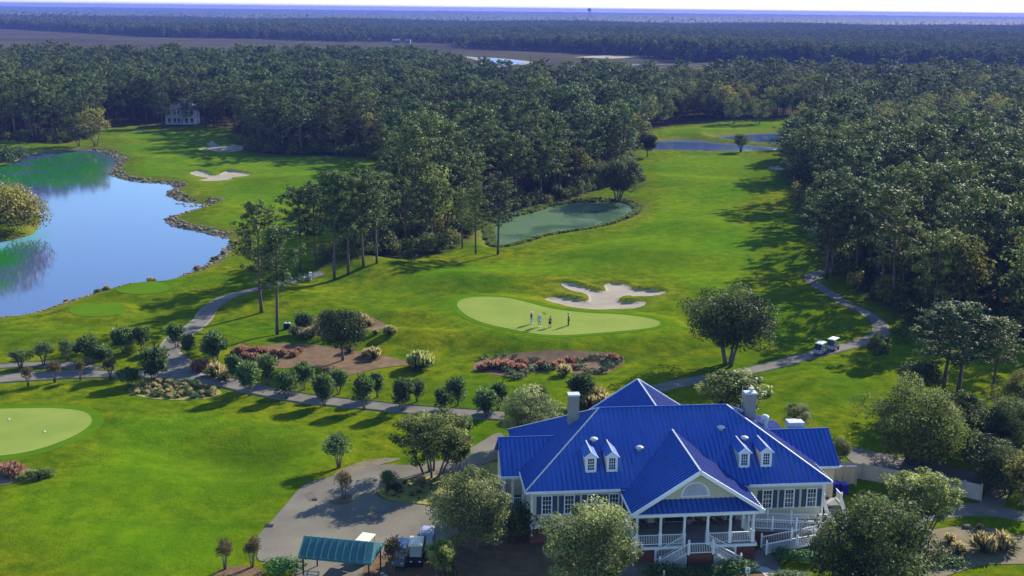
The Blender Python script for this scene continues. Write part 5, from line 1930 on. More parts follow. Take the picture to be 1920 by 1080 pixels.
# ramp on the right
mb = MB()
mb.slab([(5.15, 2.9, FL), (11.4, 2.9, 1.0), (11.4, 4.3, 1.0), (5.15, 4.3, FL)], .16)
mb.slab([(11.4, .9, 1.0), (12.9, .9, 1.0), (12.9, 4.3, 1.0), (11.4, 4.3, 1.0)], .16)
mb.slab([(11.4, .9, 1.0), (6.2, .9, .12), (6.2, 2.3, .12), (11.4, 2.3, 1.0)], .1)
mb.build('ramp', M['deck'], club)
mb = MB()
for i in range(6):
    u = 5.6 + i * 1.1
    mb.box((u, 2.98, (FL - (u - 5.15) * .08) / 2 - .05), (1.12, .1, FL - (u - 5.15) * .08 - .2))
mb.build('ramp_skirt', M['brick'], club)
pr = [((5.2, 2.95, FL), (7.3, 2.95, FL - .17)), ((7.3, 2.95, FL - .17), (9.4, 2.95, FL - .34)), ((9.4, 2.95, FL - .34), (11.4, 2.95, 1.0)), ((5.2, 4.28, FL), (7.3, 4.28, FL - .17)), ((7.3, 4.28, FL - .17), (9.4, 4.28, FL - .34)), ((9.4, 4.28, FL - .34), (12.85, 4.28, 1.0)),
      ((12.85, 4.2, 1.0), (12.85, .95, 1.0)), ((6.2, 2.28, .12), (8.8, 2.28, .56)), ((8.8, 2.28, .56), (11.3, 2.28, 1.0)), ((6.2, .92, .12), (8.8, .92, .56)), ((8.8, .92, .56), (12.8, .92, 1.0))]
for a, b in pr:
    railing(a, b, club, posts=(1, 0))

# left corner porch and wing walls
mb = MB()
mb.box((-14.0, 13.2, 3.0), (1.9, 3.2, 3.1))
mb.box((13.65, 11.84, 3.0), (2.5, 5.7, 3.1))
mb.add([(-14.95, WF + .5, WE), (-14.95, WB - .5, WE), (-14.95, WM, WR_ - .25), (-14.8, WF + .5, WE), (-14.8, WB - .5, WE), (-14.8, WM, WR_ - .25)], [(0, 2, 1), (3, 4, 5), (0, 1, 4, 3), (1, 2, 5, 4), (2, 0, 3, 5)])
mb.add([(14.95, WF + .5, WE), (14.95, WB - .5, WE), (14.95, WM, WR_ - .25), (14.8, WF + .5, WE), (14.8, WB - .5, WE), (14.8, WM, WR_ - .25)], [(0, 1, 2), (3, 5, 4), (0, 3, 4, 1), (1, 4, 5, 2), (2, 5, 3, 0)])
mb.build('wing_wall', M['wall'], club)
mb = MB()
mb.box((-14.0, 10.2, 1.4), (2.1, 2.9, .2))
mb.box((-14.0, 11.8, .65), (1.8, 6.0, 1.3))
mb.box((13.65, 11.84, .65), (2.55, 5.75, 1.3))
mb.build('wing_base', M['brick'], club)
mb = MB()
mb.box((-14.1, 8.86, 4.35), (2.2, .2, .3))
mb.build('wing_beam', M['white'], club)
for u, v in ((-14.95, 8.9), (-14.2, 8.9), (-13.25, 8.9), (-14.95, 11.4)):
    put('porch_column', COLM, club, loc=(u, v, FL)).scale = (1, 1, 1.08)
railing((-14.2, 8.9, FL), (-13.3, 8.9, FL), club)
railing((-14.95, 9.0, FL), (-14.95, 11.3, FL), club)
mb = MB()
mb.box((13.75, 8.93, FL + 1.0), (.9, .08, 2.0))
mb.build('side_door', M['white'], club)
mb = MB()
mb.box((14.2, 8.0, 1.35), (1.9, 1.6, .15))
for i in range(6):
    z = 1.15 - i * .2
    mb.box((14.2, 7.1 - i * .28, z / 2), (1.4, .28, z))
mb.build('side_steps', M['deck'], club)
railing((13.4, 7.2, FL - .1), (13.4, 5.5, .1), club, posts=(1, 1))
railing((15.0, 7.2, FL - .1), (15.0, 5.5, .1), club, posts=(1, 1))
railing((15.1, 8.7, FL - .1), (15.1, 7.25, FL - .1), club)

# dormers
for u in (-7.87, -6.04, 5.5, 7.45):
    v0, z0, z1 = 5.95, 5.82, 7.22
    hw_ = .47
    mb = MB()
    vb_ = v0 + 2.35
    mb.add([(u - hw_, v0, z0 - .1), (u + hw_, v0, z0 - .1), (u + hw_, v0, z1), (u, v0, z1 + .36), (u - hw_, v0, z1), (u - hw_, vb_, z0 + 1.3), (u + hw_, vb_, z0 + 1.3), (u + hw_, vb_, z1), (u, vb_, z1 + .36), (u - hw_, vb_, z1)],
           [(0, 1, 2, 3, 4), (1, 6, 7, 2), (0, 4, 9, 5), (5, 9, 8, 7, 6)])
    dm = mb.build('dormer', M['wall'], club)
    mb = MB()
    e_ = hw_ + .14
    for s_ in (-1, 1):
        mb.slab([(u, v0 - .14, z1 + .43), (u + s_ * e_, v0 - .14, z1 - .04), (u + s_ * e_, v0 + 2.3, z1 - .04), (u, v0 + 2.75, z1 + .43)], .06)
    mb.build('dormer_roof', M['roof'], dm)
    mb = MB()
    mb.bar((u, v0 - .15, z1 + .45), (u, v0 + 2.7, z1 + .45), .1, .05)
    mb.build('dormer_ridge', M['whitemetal'], dm)
    mb = MB()
    for s_ in (-1, 1):
        mb.box((u + s_ * .37, v0 - .03, (z0 + z1) / 2), (.2, .06, z1 - z0))
        mb.bar((u + s_ * e_, v0 - .16, z1 - .07), (u, v0 - .16, z1 + .40), .05, .1)
    mb.box((u, v0 - .03, z1 - .06), (.54, .06, .18))
    mb.box((u, v0 - .03, z0 + .1), (.54, .06, .22))
    mb.add([(u - .5, v0 - .04, z1), (u + .5, v0 - .04, z1), (u, v0 - .04, z1 + .36)], [(0, 1, 2)])
    mb.build('dormer_face', M['white'], dm)
    mb = MB()
    mb.box((u, v0 - .02, z0 + .7), (.54, .02, 1.0))
    mb.build('dormer_glass', M['glass'], dm)
    mb = MB()
    for i in (1, 2):
        mb.box((u - .27 + .54 * i / 3, v0 - .035, z0 + .7), (.03, .02, 1.0))
    for j in (1, 2, 3):
        mb.box((u, v0 - .037, z0 + .2 + 1.0 * j / 4), (.54, .02, .05 if j == 2 else .03))
    mb.build('dormer_muntin', M['white'], dm)
# vents
slope = (HMR - HME) / RUN
for u, v in ((-7.17, 8.69), (-3.3, 7.78), (4.36, 9.46), (6.21, 8.4)):
    z = HME + slope * (v - VM)
    mb = MB()
    mb.lathe((u, v, z - .05), [(.2, 0), (.2, .22), (.36, .24), (.36, .33), (.22, .42), (.0, .46)], 14)
    mb.build('roof_vent', M['whitemetal'], club, smooth_=True)
# chimneys
for u, v, zb, zt, w_ in ((-8.4, 12.5, 7.2, 10.55, .92), (7.75, 12.2, 7.4, 10.4, .98)):
    mb = MB()
    mb.box((u, v, (zb + zt) / 2), (w_, .75, zt - zb))
    c_ = mb.build('chimney', M['grey'], club)
    mb = MB()
    mb.box((u, v, zt + .05), (w_ + .14, .9, .14))
    mb.box((u, v, zb + .35), (w_ + .1, .85, .2))
    mb.build('chimney_cap', M['whitemetal'], c_)
    if u > 0:
        mb = MB()
        mb.lathe((u + .1, v, zt + .1), [(.16, 0), (.16, .3), (.24, .32), (.24, .4), (0, .45)], 10)
        mb.build('flue', M['whitemetal'], c_)
mb = MB()
mb.lathe((9.35, 12.4, 6.7), [(.27, 0), (.27, .95), (.38, 1.0), (.38, 1.35), (.2, 1.5), (0, 1.52)], 12)
mb.build('exhaust_stack', M['whitemetal'], club)
mb = MB()
mb.box((12.45, 13.0, 6.95), (1.5, .9, .55))
mb.box((12.2, 13.0, 7.28), (1.0, 1.1, .1))
mb.box((12.95, 13.0, 7.24), (.5, 1.0, .1))
mb.build('roof_fan_unit', M['whitemetal'], club)
mb = MB()
mb.tube([(7.15, 12.6, 7.6), (7.15, 12.6, 11.0)], .025, 5)
mb.build('antenna', M['whitemetal'], club)

# porch furniture
rk = []
rm = {}
for nm in ('seat', 'backrest', 'arm', 'rocker'):
    rm[nm] = MB()
rm['seat'].box((0, 0, .42), (.52, .5, .05))
for i in range(5):
    rm['backrest'].box((-.2 + i * .1, .26 + .0, .85), (.05, .03, .8))
rm['backrest'].box((0, .26, 1.24), (.52, .05, .1))
for s_ in (-1, 1):
    rm['arm'].box((s_ * .27, 0, .66), (.07, .55, .04))
    rm['arm'].box((s_ * .27, -.22, .35), (.05, .05, .62))
    rm['arm'].box((s_ * .27, .24, .6), (.05, .05, 1.15))
    rm['rocker'].bar((s_ * .27, -.4, .07), (s_ * .27, 0, .02), .05, .05)
    rm['rocker'].bar((s_ * .27, 0, .02), (s_ * .27, .45, .1), .05, .05)
M['chair'] = surf('brown_chair_wood', (.10, .065, .045), None, 3, .6)
rm = {k: v.mesh(k, M['chair']) for k, v in rm.items()}
for u in (-4.4, -3.55, -2.2, 1.25, 2.2, 3.05, 4.1):
    o = thing('rocking_chair', None, 'chair', vec(hu(u, 4.15, FL)), HR + random.uniform(-.2, .2), 'rocking chairs on the porch')
    for k, v in rm.items():
        put(k, v, o)
    rk.append(o)
ordinals(rk, 'brown slatted rocking chair on the clubhouse porch, {} in the row')
PB = bush('pot_plant', 401, .42, .8, 260, .16, 'oak', lobes=5)
for u, lab in ((-1.95, 'potted bush left of the clubhouse double door'), (.45, 'potted bush right of the clubhouse double door')):
    o = thing('potted_plant', lab, 'plant', vec(hu(u, 4.35, FL)))
    mb = MB()
    mb.lathe((0, 0, 0), [(.2, 0), (.28, .45), (.3, .47), (.3, .5)], 10)
    mb.build('pot', M['grey'], o)
    put('foliage', PB, o, loc=(0, 0, .4))

# ------------------------------------------------------------------ shelter, carts, people and small things
# teal roofed bag shelter at the lower edge
sa, sb = gp(560, 1043, 2.5), gp(695, 1056, 2.5)
ra, rb = gp(571, 1005, 3.35), gp(703, 1014, 3.35)
ex = (sb - sa) / np.linalg.norm(sb - sa)
ang = math.atan2(ex[1], ex[0])
LEN = float(np.linalg.norm(sb - sa))
ey = np.array([-ex[1], ex[0], 0])
DEP = float((ra - sa) @ ey)
shel = thing('bag_shelter', 'open shelter with a teal ribbed metal roof beside the yard', 'shelter', (float(sa[0]), float(sa[1]), 0), ang)
r0, r1 = float((ra - sa) @ ex), float((rb - sa) @ ex)
K = 10
for i in range(K):
    a0, a1 = i / K, (i + 1) / K
    e0, e1, q0, q1 = LEN * a0, LEN * a1, r0 + (r1 - r0) * a0, r0 + (r1 - r0) * a1
    mb = MB()
    g_ = .02
    mb.slab([(e0 + g_, 0, 2.5), (e1 - g_, 0, 2.5), (q1 - g_, DEP, 3.35), (q0 + g_, DEP, 3.35)], .05)
    mb.bar((e0, 0, 2.53), (q0, DEP, 3.38), .07, .1)
    mb.build('roof_panel', M['teal'], shel)
mb = MB()
mb.slab([(LEN, 2 * DEP, 2.5), (0, 2 * DEP, 2.5), (r0, DEP + .01, 3.35), (r1, DEP + .01, 3.35)], .05)
mb.build('rear_roof', M['teal'], shel)
mb = MB()
mb.slab([(LEN + .02, 0, 2.5), (LEN + .02, 2 * DEP, 2.5), (r1 + .01, DEP, 3.35)], .05)
mb.slab([(-.02, 2 * DEP, 2.5), (-.02, 0, 2.5), (r0 - .01, DEP, 3.35)], .05)
mb.build('hip_end', M['teal'], shel)
mb = MB()
mb.bar((0, .0, 2.42), (LEN, .0, 2.42), .06, .2)
mb.bar((LEN, .0, 2.42), (LEN, 2 * DEP, 2.42), .06, .2)
mb.bar((0, .0, 2.42), (0, 2 * DEP, 2.42), .06, .2)
mb.build('valance', M['teal'], shel)
for x_, y_ in ((.25, .25), (LEN - .25, .25), (.25, 2 * DEP - .25), (LEN - .25, 2 * DEP - .25)):
    mb = MB()
    mb.box((x_, y_, 1.2), (.1, .1, 2.4))
    mb.build('post', M['darkmetal'], shel)
S_ = lambda x, y, z=0: (float(sa[0] + ex[0] * x + ey[0] * y), float(sa[1] + ex[1] * x + ey[1] * y), z)

# golf bags
bg_ = {'bag': MB(), 'collar': MB(), 'club': MB(), 'pocket': MB()}
bg_['bag'].lathe((0, 0, 0), [(.13, 0), (.14, .1), (.125, .5), (.15, .84)], 10)
bg_['collar'].lathe((0, 0, .84), [(.155, 0), (.155, .06), (.11, .06)], 10)
bg_['pocket'].box((.12, 0, .34), (.1, .2, .4))
for i in range(6):
    a = i * 1.05
    bg_['club'].tube([(math.cos(a) * .06, math.sin(a) * .06, .6), (math.cos(a) * .09, math.sin(a) * .09, 1.12)], .008, 4)
    bg_['club'].box((math.cos(a) * .11, math.sin(a) * .11, 1.14), (.09, .035, .05), a)
cols = {'cream': surf('cream_bag', (.55, .5, .4)), 'black': M['black'], 'white': M['white'], 'navy': surf('navy_bag', (.02, .03, .12)), 'red': surf('red_bag', (.35, .03, .03))}
for i, (x_, y_, c_, lab) in enumerate([(LEN + .55, 1.2, 'white', 'white golf bag standing at the right end of the teal shelter'), (LEN + .8, .7, 'black', 'black golf bag standing at the right end of the teal shelter'),
                                       (LEN + .5, .2, 'cream', 'cream golf bag by the right front post of the teal shelter'), (LEN + .2, -.5, 'navy', 'navy golf bag in front of the teal shelter'),
                                       (LEN + 1.0, .1, 'red', 'red golf bag outermost at the right of the teal shelter'), (.5, -.35, 'cream', 'cream golf bag at the left front of the teal shelter'),
                                       (.95, -.3, 'white', 'white golf bag at the left front of the teal shelter')]):
    o = thing('golf_bag', lab, 'golf bag', S_(x_, y_, .06), i * 1.3, 'golf bags at the shelter')
    o.rotation_euler = (.12, .05 * (i % 3), i * 1.3)
    for k, v in bg_.items():
        v.k = 0
        put(k, v.mesh(k, cols[c_] if k in ('bag', 'pocket') else (M['whitemetal'] if k == 'club' else M['black'])), o)
# low dark rack rail in front of the shelter, timber stand, yellow bin
o = thing('bag_rack', 'low dark metal rack at the left front of the teal shelter', 'rack', S_(.2, -1.2, .05), ang)
mb = MB()
mb.bar((-.4, 0, .85), (2.3, 0, .85), .08, .08)
mb.bar((-.4, 0, .45), (2.3, 0, .45), .05, .05)
mb.build('rail', M['black'], o)
for x_ in (-.35, .95, 2.25):
    mb = MB()
    mb.box((x_, 0, .42), (.08, .08, .85))
    mb.box((x_, 0, .03), (.1, .5, .05))
    mb.build('upright', M['black'], o)
o = thing('timber_stand', 'pale timber bag stand under the left end of the teal shelter', 'stand', S_(.9, .55, .05), ang)
for x_ in (-.45, .45):
    mb = MB()
    mb.bar((x_, -.35, 0), (x_, .0, 1.05), .09, .05)
    mb.bar((x_, .35, 0), (x_, .0, 1.05), .09, .05)
    mb.build('trestle', M['tan'], o)
mb = MB()
for j in range(4):
    mb.box((0, -.28 + j * .12, .25 + j * .22), (1.1, .1, .04))
mb.build('slat', M['tan'], o)
o = thing('yellow_bin', 'squat yellow bin in front of the right end of the teal shelter', 'bin', S_(LEN - .15, -1.15, .05), ang)
mb = MB()
mb.hexa([(-.3, -.25, 0), (.3, -.25, 0), (.3, .25, 0), (-.3, .25, 0), (-.4, -.32, .55), (.4, -.32, .55), (.4, .32, .55), (-.4, .32, .55)])
mb.build('tub', M['yellow'], o)
mb = MB()
mb.box((0, 0, .58), (.86, .7, .05))
mb.build('lid', M['yellow'], o)

# golf carts
def cart_proto(body, roofm, name='golf_cart'):
    o = thing(name, None, None)
    mb = MB()
    prof = [(-1.15, .32), (-1.18, .62), (-1.02, .80), (-.62, .92), (-.55, .40), (.05, .36), (.08, .62), (.62, .66), (1.12, .68), (1.16, .34)]
    w_ = .56
    n_ = len(prof)
    mb.add([(x, -w_, z) for x, z in prof] + [(x, w_, z) for x, z in prof], [tuple(range(n_)), tuple(reversed(range(n_, 2 * n_)))] + [(i, i + n_, (i + 1) % n_ + n_, (i + 1) % n_) for i in range(n_)])
    mb.build('body', M[body], o)
    mb = MB()
    mb.slab([(-.78, -.58, 1.80), (.98, -.58, 1.84), (.98, .58, 1.84), (-.78, .58, 1.80)], .07)
    mb.slab([(-.6, -.45, 1.86), (.8, -.45, 1.90), (.8, .45, 1.90), (-.6, .45, 1.86)], .07)
    mb.build('roof', M[roofm], o)
    for s_ in (-1, 1):
        mb = MB()
        mb.tube([(-.92, s_ * .50, .85), (-.66, s_ * .52, 1.78)], .022, 6)
        mb.build('roof_post', M['black'], o)
        mb = MB()
        mb.tube([(.66, s_ * .52, .66), (.86, s_ * .52, 1.80)], .022, 6)
        mb.build('roof_post', M['black'], o)
    mb = MB()
    mb.box((.2, 0, .72), (.5, 1.02, .13))
    mb.build('seat', M['seat'], o)
    mb = MB()
    mb.hexa([(.44, -.5, .82), (.54, -.5, .82), (.54, .5, .82), (.44, .5, .82), (.54, -.5, 1.22), (.62, -.5, 1.22), (.62, .5, 1.22), (.54, .5, 1.22)])
    mb.build('backrest', M['seat'], o)
    mb = MB()
    mb.add([(-.93, -.48, .9), (-.93, .48, .9), (-.69, .48, 1.7), (-.69, -.48, 1.7), (-.945, -.48, .9), (-.945, .48, .9), (-.705, .48, 1.7), (-.705, -.48, 1.7)], [(0, 1, 2, 3), (7, 6, 5, 4)])
    mb.build('windshield', M['glass'], o)
    mb = MB()
    ring_ = [(-.36 + .06 * math.cos(a), -.25 + .17 * math.sin(a), .98 + .16 * math.cos(a)) for a in np.linspace(0, 2 * math.pi, 13)]
    mb.tube(ring_, .016, 5, False)
    mb.tube([(-.36, -.25, .98), (-.56, -.25, .72)], .02, 5)
    mb.build('steering_wheel', M['black'], o)
    wm, hm = MB(), MB()
    prof = [(.12, -.09), (.2, -.1), (.23, -.06), (.23, .06), (.2, .1), (.12, .09)]
    wm.lathe((0, 0, 0), prof, 14)
    hm.lathe((0, 0, 0), [(.12, -.08), (.13, 0), (.12, .085), (.04, .1)], 10)
    for me_ in (wm, hm):
        me_.v = [(x, z, y) for x, y, z in me_.v]
    wme, hme_ = wm.mesh('wheel', M['rubber'], True), hm.mesh('hub', M['whitemetal'])
    for x_, s_ in ((-.78, -1), (-.78, 1), (.8, -1), (.8, 1)):
        w_o = put('wheel', wme, o, loc=(x_, s_ * .5, .23))
        put('hub', hme_, w_o)
    for s_ in (-1, 1):
        mb = MB()
        mb.box((-1.165, s_ * .36, .6), (.04, .2, .1))
        mb.build('headlight', M['whitemetal'], o)
    return o


CARTA, CARTB, CARTC = cart_proto('cartbodyw', 'cartroofw'), cart_proto('black', 'cartroof'), cart_proto('cartbody', 'cartbodyw')  # third cart's roof has bluish shade put into its colour
pa, pb = at(1500.0, 672.0), at(1580.0, 652.0)
hd = math.atan2(pb[1] - pa[1], pb[0] - pa[0])
for proto, px, py, rz, lab in [(CARTA, 1537, 665, hd + .25, 'white roofed golf cart on the right path, left one of the pair'), (CARTA, 1561, 657, hd + .22, 'white roofed golf cart on the right path, right one of the pair'),
                               (CARTB, 781, 1055, ang + 1.75, 'dark golf cart with a cream roof facing the yard, nearest the straw bed'), (CARTC, 802, 1034, ang + 1.75, 'shaded golf cart with a roof coloured shade blue parked behind the cream roofed cart'),
                               (CARTB, 684, 1049, ang + 1.45, 'golf cart with a cream roof half hidden behind the teal shelter'), (CARTC, 752, 1058, ang + 1.6, 'golf cart behind the bushy russet tree, only its wheel and side seen')]:
    p = at(float(px), float(py))
    o = place(proto, USED, (p[0], p[1], p[2] + .07), rz, .88 if px > 1500 else 1.0, lab, 'golf carts', 'golf cart')


# people
def skin_mesh(name, nodes, edges, mat, parent, sub=1):
    me = bpy.data.meshes.new(name)
    me.from_pydata([n[0] for n in nodes], edges, [])
    me.materials.append(mat)
    o = put(name, me, parent)
    md = o.modifiers.new('skin', 'SKIN')
    md.use_smooth_shade = True
    for i, v in enumerate(me.skin_vertices[0].data):
        q = nodes[i][1]
        v.radius = q if hasattr(q, '__len__') else (q, q)
        v.use_root = (i == 0)
    if sub:
        s_ = o.modifiers.new('sub', 'SUBSURF')
        s_.levels = s_.render_levels = sub
    return o


def person(label, loc, rz, bend, knee, arms, shirt, pants, shorts, cap, hair=(.05, .03, .02)):
    """bend: forward lean of the back; arms: hand positions (left, right) in body space, x right, y forward"""
    root = thing('person', label, 'person', loc, rz, 'golfers on the putting green')
    cb, sb_ = math.cos(bend), math.sin(bend)
    hip = Vector((0, -.10 * sb_, .90 - knee * .1))
    up = lambda d, x=0: hip + Vector((x, d * sb_, d * cb))
    sh_l, sh_r = up(.50, -.19), up(.50, .19)
    nk, hd_ = up(.56), up(.60) + Vector((0, .03 + .05 * sb_, .02))
    top = hd_ + Vector((0, .02 + .06 * sb_, .17 * (1 - .3 * sb_)))
    feet = [Vector((-.13, 0, .05)), Vector((.13, 0, .05))]
    kn = [(hip + Vector((s_ * .1, 0, 0)) + feet[i]) / 2 + Vector((0, .04 + .1 * knee, 0)) for i, s_ in enumerate((-1, 1))]
    hands = [Vector(a) for a in arms]
    el = [(s + h) / 2 + Vector((sx * .05, -.05, -.03)) for s, h, sx in ((sh_l, hands[0], -1), (sh_r, hands[1], 1))]
    nodes = [(hip, (.15, .11)), (up(.22), (.14, .10)), (up(.42), (.17, .11)), (nk, .06), (hd_ + Vector((0, 0, .04)), (.075, .09)), (top, (.075, .085)),
             (sh_l, .07), (el[0], .045), (hands[0], .035), (sh_r, .07), (el[1], .045), (hands[1], .035),
             (hip + Vector((-.1, 0, -.06)), .10), (kn[0], .065), (feet[0] + Vector((0, -.02, .05)), .045), (feet[0] + Vector((0, .14, -.01)), .035),
             (hip + Vector((.1, 0, -.06)), .10), (kn[1], .065), (feet[1] + Vector((0, -.02, .05)), .045), (feet[1] + Vector((0, .14, -.01)), .035)]
    E_ = [(0, 1), (1, 2), (2, 3), (3, 4), (4, 5), (2, 6), (6, 7), (7, 8), (2, 9), (9, 10), (10, 11), (0, 12), (12, 13), (13, 14), (14, 15), (0, 16), (16, 17), (17, 18), (18, 19)]
    for hi_, side in ((8, -1), (11, 1)):
        for f_ in range(5):
            b_ = len(nodes)
            hnd = nodes[hi_][0]
            nodes.append((hnd + Vector((side * (.015 if f_ else .04), -.03 + .018 * f_, -.07 - .01 * (f_ in (2, 3)) + (.03 if not f_ else 0))), .009))
            E_.append((hi_, b_))
    skin_mesh('body', nodes, E_, M['skin'], root)
    gr = lambda i, k: (nodes[i][0], tuple(r_ * k for r_ in (nodes[i][1] if hasattr(nodes[i][1], '__len__') else (nodes[i][1],) * 2)))
    el_l, el_r = nodes[7], nodes[10]
    shn = [gr(1, 1.18), gr(0, 1.12), gr(2, 1.16), gr(6, 1.2), (el_l[0], (.062, .062)), gr(9, 1.2), (el_r[0], (.062, .062))]
    skin_mesh('shirt', shn, [(0, 1), (0, 2), (2, 3), (3, 4), (2, 5), (5, 6)], shirt, root)
    k1 = kn[0] if shorts else nodes[14][0]
    k2 = kn[1] if shorts else nodes[18][0]
    pn = [gr(0, 1.16), gr(12, 1.18), (kn[0], (.088, .088)), gr(16, 1.18), (kn[1], (.088, .088))]
    pe = [(0, 1), (1, 2), (0, 3), (3, 4)]
    if not shorts:
        pn += [(nodes[14][0], (.07, .07)), (nodes[18][0], (.07, .07))]
        pe += [(2, 5), (4, 6)]
    skin_mesh('shorts' if shorts else 'trousers', pn, pe, pants, root)
    for f_ in feet:
        mb = MB()
        mb.hexa([f_ + Vector(q) for q in ((-.05, -.08, -.05), (.05, -.08, -.05), (.05, .2, -.05), (-.05, .2, -.05), (-.04, -.07, .05), (.04, -.07, .05), (.035, .18, .0), (-.035, .18, .0))])
        mb.build('shoe', M['white'] if cap is not None else M['black'], root)
    mb = MB()
    c = top + Vector((0, 0, -.01))
    mb.lathe(c, [(.105, -.03), (.107, .01), (.085, .06), (.04, .085), (0, .09)], 12)
    mb.hexa([c + Vector(q) for q in ((-.07, .08, -.03), (.07, .08, -.03), (.05, .2, -.045), (-.05, .2, -.045), (-.07, .08, -.015), (.07, .08, -.015), (.05, .2, -.03), (-.05, .2, -.03))] if cap is not None else [c + Vector(q) for q in ((-.08, -.1, -.12), (.08, -.1, -.12), (.08, -.03, -.12), (-.08, -.03, -.12), (-.08, -.1, .0), (.08, -.1, .0), (.08, -.03, .0), (-.08, -.03, .0))])
    mb.build('cap' if cap is not None else 'hair', cap if cap is not None else surf('hair', hair), root, smooth_=True)
    mb = MB()
    mb.add([hd_ + Vector(q) for q in ((-.02, .1, .05), (.02, .1, .05), (0, .125, .035), (0, .1, .09))], [(0, 1, 2), (0, 2, 3), (1, 3, 2)])
    mb.build('nose', M['skin'], root)
    for s_ in (-1, 1):
        mb = MB()
        mb.box(hd_ + Vector((s_ * .033, .088, .085)), (.026, .012, .014))
        mb.build('eye', M['black'], root)
    return root, [root.location + Matrix.Rotation(rz, 3, 'Z') @ h for h in hands]


navy = surf('navy_shirt', (.025, .035, .09))
ltblue = surf('light_blue_shirt', (.38, .45, .62))
orange = surf('orange_shirt', (.62, .15, .04))
blk = surf('black_cloth', (.012, .012, .015))
stone = surf('stone_trousers', (.5, .48, .42))


def G(px, py):
    p = at(float(px), float(py))
    return (p[0], p[1], p[2] + .05)


_, h1 = person('golfer in a dark navy top and pale trousers, leftmost on the green', G(996, 608), R(-70), .03, 0, [(-.24, .12, .85), (.24, .14, .86)], navy, stone, False, M['white'])
_, h2 = person('golfer in a light blue shirt and pale shorts holding the yellow flag', G(1011, 613), R(-20), .05, 0, [(-.24, .05, .82), (.34, .2, 1.05)], ltblue, stone, True, M['white'])
_, h3 = person('golfer in an orange shirt and black shorts bending over a putt', G(1031, 615), R(-10), .75, .5, [(-.05, .44, .72), (.05, .46, .70)], orange, blk, True, None)
_, h4 = person('golfer dressed all in black standing on the right of the group', G(1066, 611), R(80), .04, 0, [(-.24, .1, .84), (.22, .16, .86)], blk, blk, False, None)


def club_thing(hand, foot, label):
    hand, foot = Vector(hand), Vector(foot)
    d = hand - foot
    o = thing('golf_club', label, 'golf club', foot, 0)
    mb = MB()
    mb.tube([(0, 0, .02), d], .009, 6)
    mb.build('shaft', M['whitemetal'], o)
    mb = MB()
    mb.tube([d * .78, d * 1.04], .016, 6)
    mb.build('grip', M['black'], o)
    mb = MB()
    mb.box((.03, 0, .02), (.12, .04, .035))
    mb.build('head', M['darkmetal'], o)


g0 = G(1031, 615)
club_thing(h3[0], (g0[0] + .12, g0[1] + .62, g0[2]), 'putter in the hands of the bending golfer in orange')
g0 = G(1066, 611)
club_thing(h4[1], (g0[0] - .35, g0[1] + .1, g0[2]), 'putter held at the side by the golfer in black')
o = thing('flagstick', 'thin white flagstick with a yellow flag held on the putting green', 'flag', (h2[1].x, h2[1].y, G(1011, 613)[2]))
mb = MB()
mb.tube([(0, 0, 0), (.03, 0, 2.15)], .016, 6)
mb.build('pole', M['white'], o)
mb = MB()
P = []
for i in range(6):
    x_ = .1 * i
    P += [(x_ + .03, .05 * math.sin(i * 1.3), 2.13 - .02 * i), (x_ + .03, .05 * math.sin(i * 1.3 + .3), 1.72 - .02 * i)]
mb.add(P, [(2 * i, 2 * i + 1, 2 * i + 3, 2 * i + 2) for i in range(5)])
mb.build('flag_cloth', M['yellow'], o)

# bins, cooler, cups
for px, py, lab in [(535, 617, 'black waste bin with a pale lid by the tall pines, left of two'), (541.5, 617, 'black waste bin with a pale lid by the tall pines, right of two')]:
    o = thing('waste_bin', lab, 'bin', vec(at(px, py)), group='waste bins by the tall pines')
    mb = MB()
    mb.lathe((0, 0, 0), [(.24, 0), (.26, .1), (.27, .75), (.24, .8)], 14)
    mb.build('barrel', M['black'], o, smooth_=True)
    mb = MB()
    mb.lathe((0, 0, .8), [(.28, 0), (.28, .06), (.2, .16), (.08, .2), (0, .21)], 14)
    mb.build('lid', M['whitemetal'], o, smooth_=True)
o = thing('water_cooler', 'pale water cooler on a post beside the shaded lake path', 'cooler', vec(at(582.0, 525.0)))
mb = MB()
mb.box((0, 0, .3), (.35, .35, .6))
mb.build('stand', M['tan'], o)
mb = MB()
mb.lathe((0, 0, .6), [(.2, 0), (.24, .06), (.24, .6), (.25, .62), (.25, .7), (.1, .76), (0, .77)], 14)
mb.build('tank', M['white'], o, smooth_=True)
o = thing('ball_washer', 'dark ball washer post left of the pale water cooler', 'post', vec(at(572.0, 526.0)))
mb = MB()
mb.tube([(0, 0, 0), (0, 0, .8)], .04, 6)
mb.build('post', M['black'], o)
mb = MB()
mb.box((0, 0, .92), (.2, .2, .32))
mb.build('washer_box', M['darkmetal'], o)
for px, py, lab in [(17, 788, 'white hole cup marker on the practice green, upper left one'), (84, 811, 'white hole cup marker on the practice green, lower right one')]:
    p = at(float(px), float(py))
    mb = MB()
    mb.lathe((0, 0, 0), [(.08, 0), (.1, .03), (.08, .12), (0, .14)], 10)
    tag(mb.build('cup_marker', M['white'], loc=(p[0], p[1], p[2] + .05)), lab, 'marker')
for px, py, sx, lab in [(505, 987, .55, 'small dark drain grate on the pale yard near its lawn edge'), (590, 938, .4, 'dark drain opening beside the patched slab on the yard')]:
    p = at(float(px), float(py))
    o = thing('drain', lab, 'drain', (p[0], p[1], p[2] + .05))
    mb = MB()
    mb.box((0, 0, .02), (sx * 1.2, sx, .05))
    mb.build('frame', M['darkmetal'], o)
    for i in range(5):
        mb = MB()
        mb.box((-sx * .45 + i * sx * .225, 0, .05), (.05, sx * .8, .03))
        mb.build('bar', M['black'], o)
M['patch'] = surf('patched_concrete', (.12, .10, .075), (.09, .078, .06), .8, .9, spec=.02, obj=False)
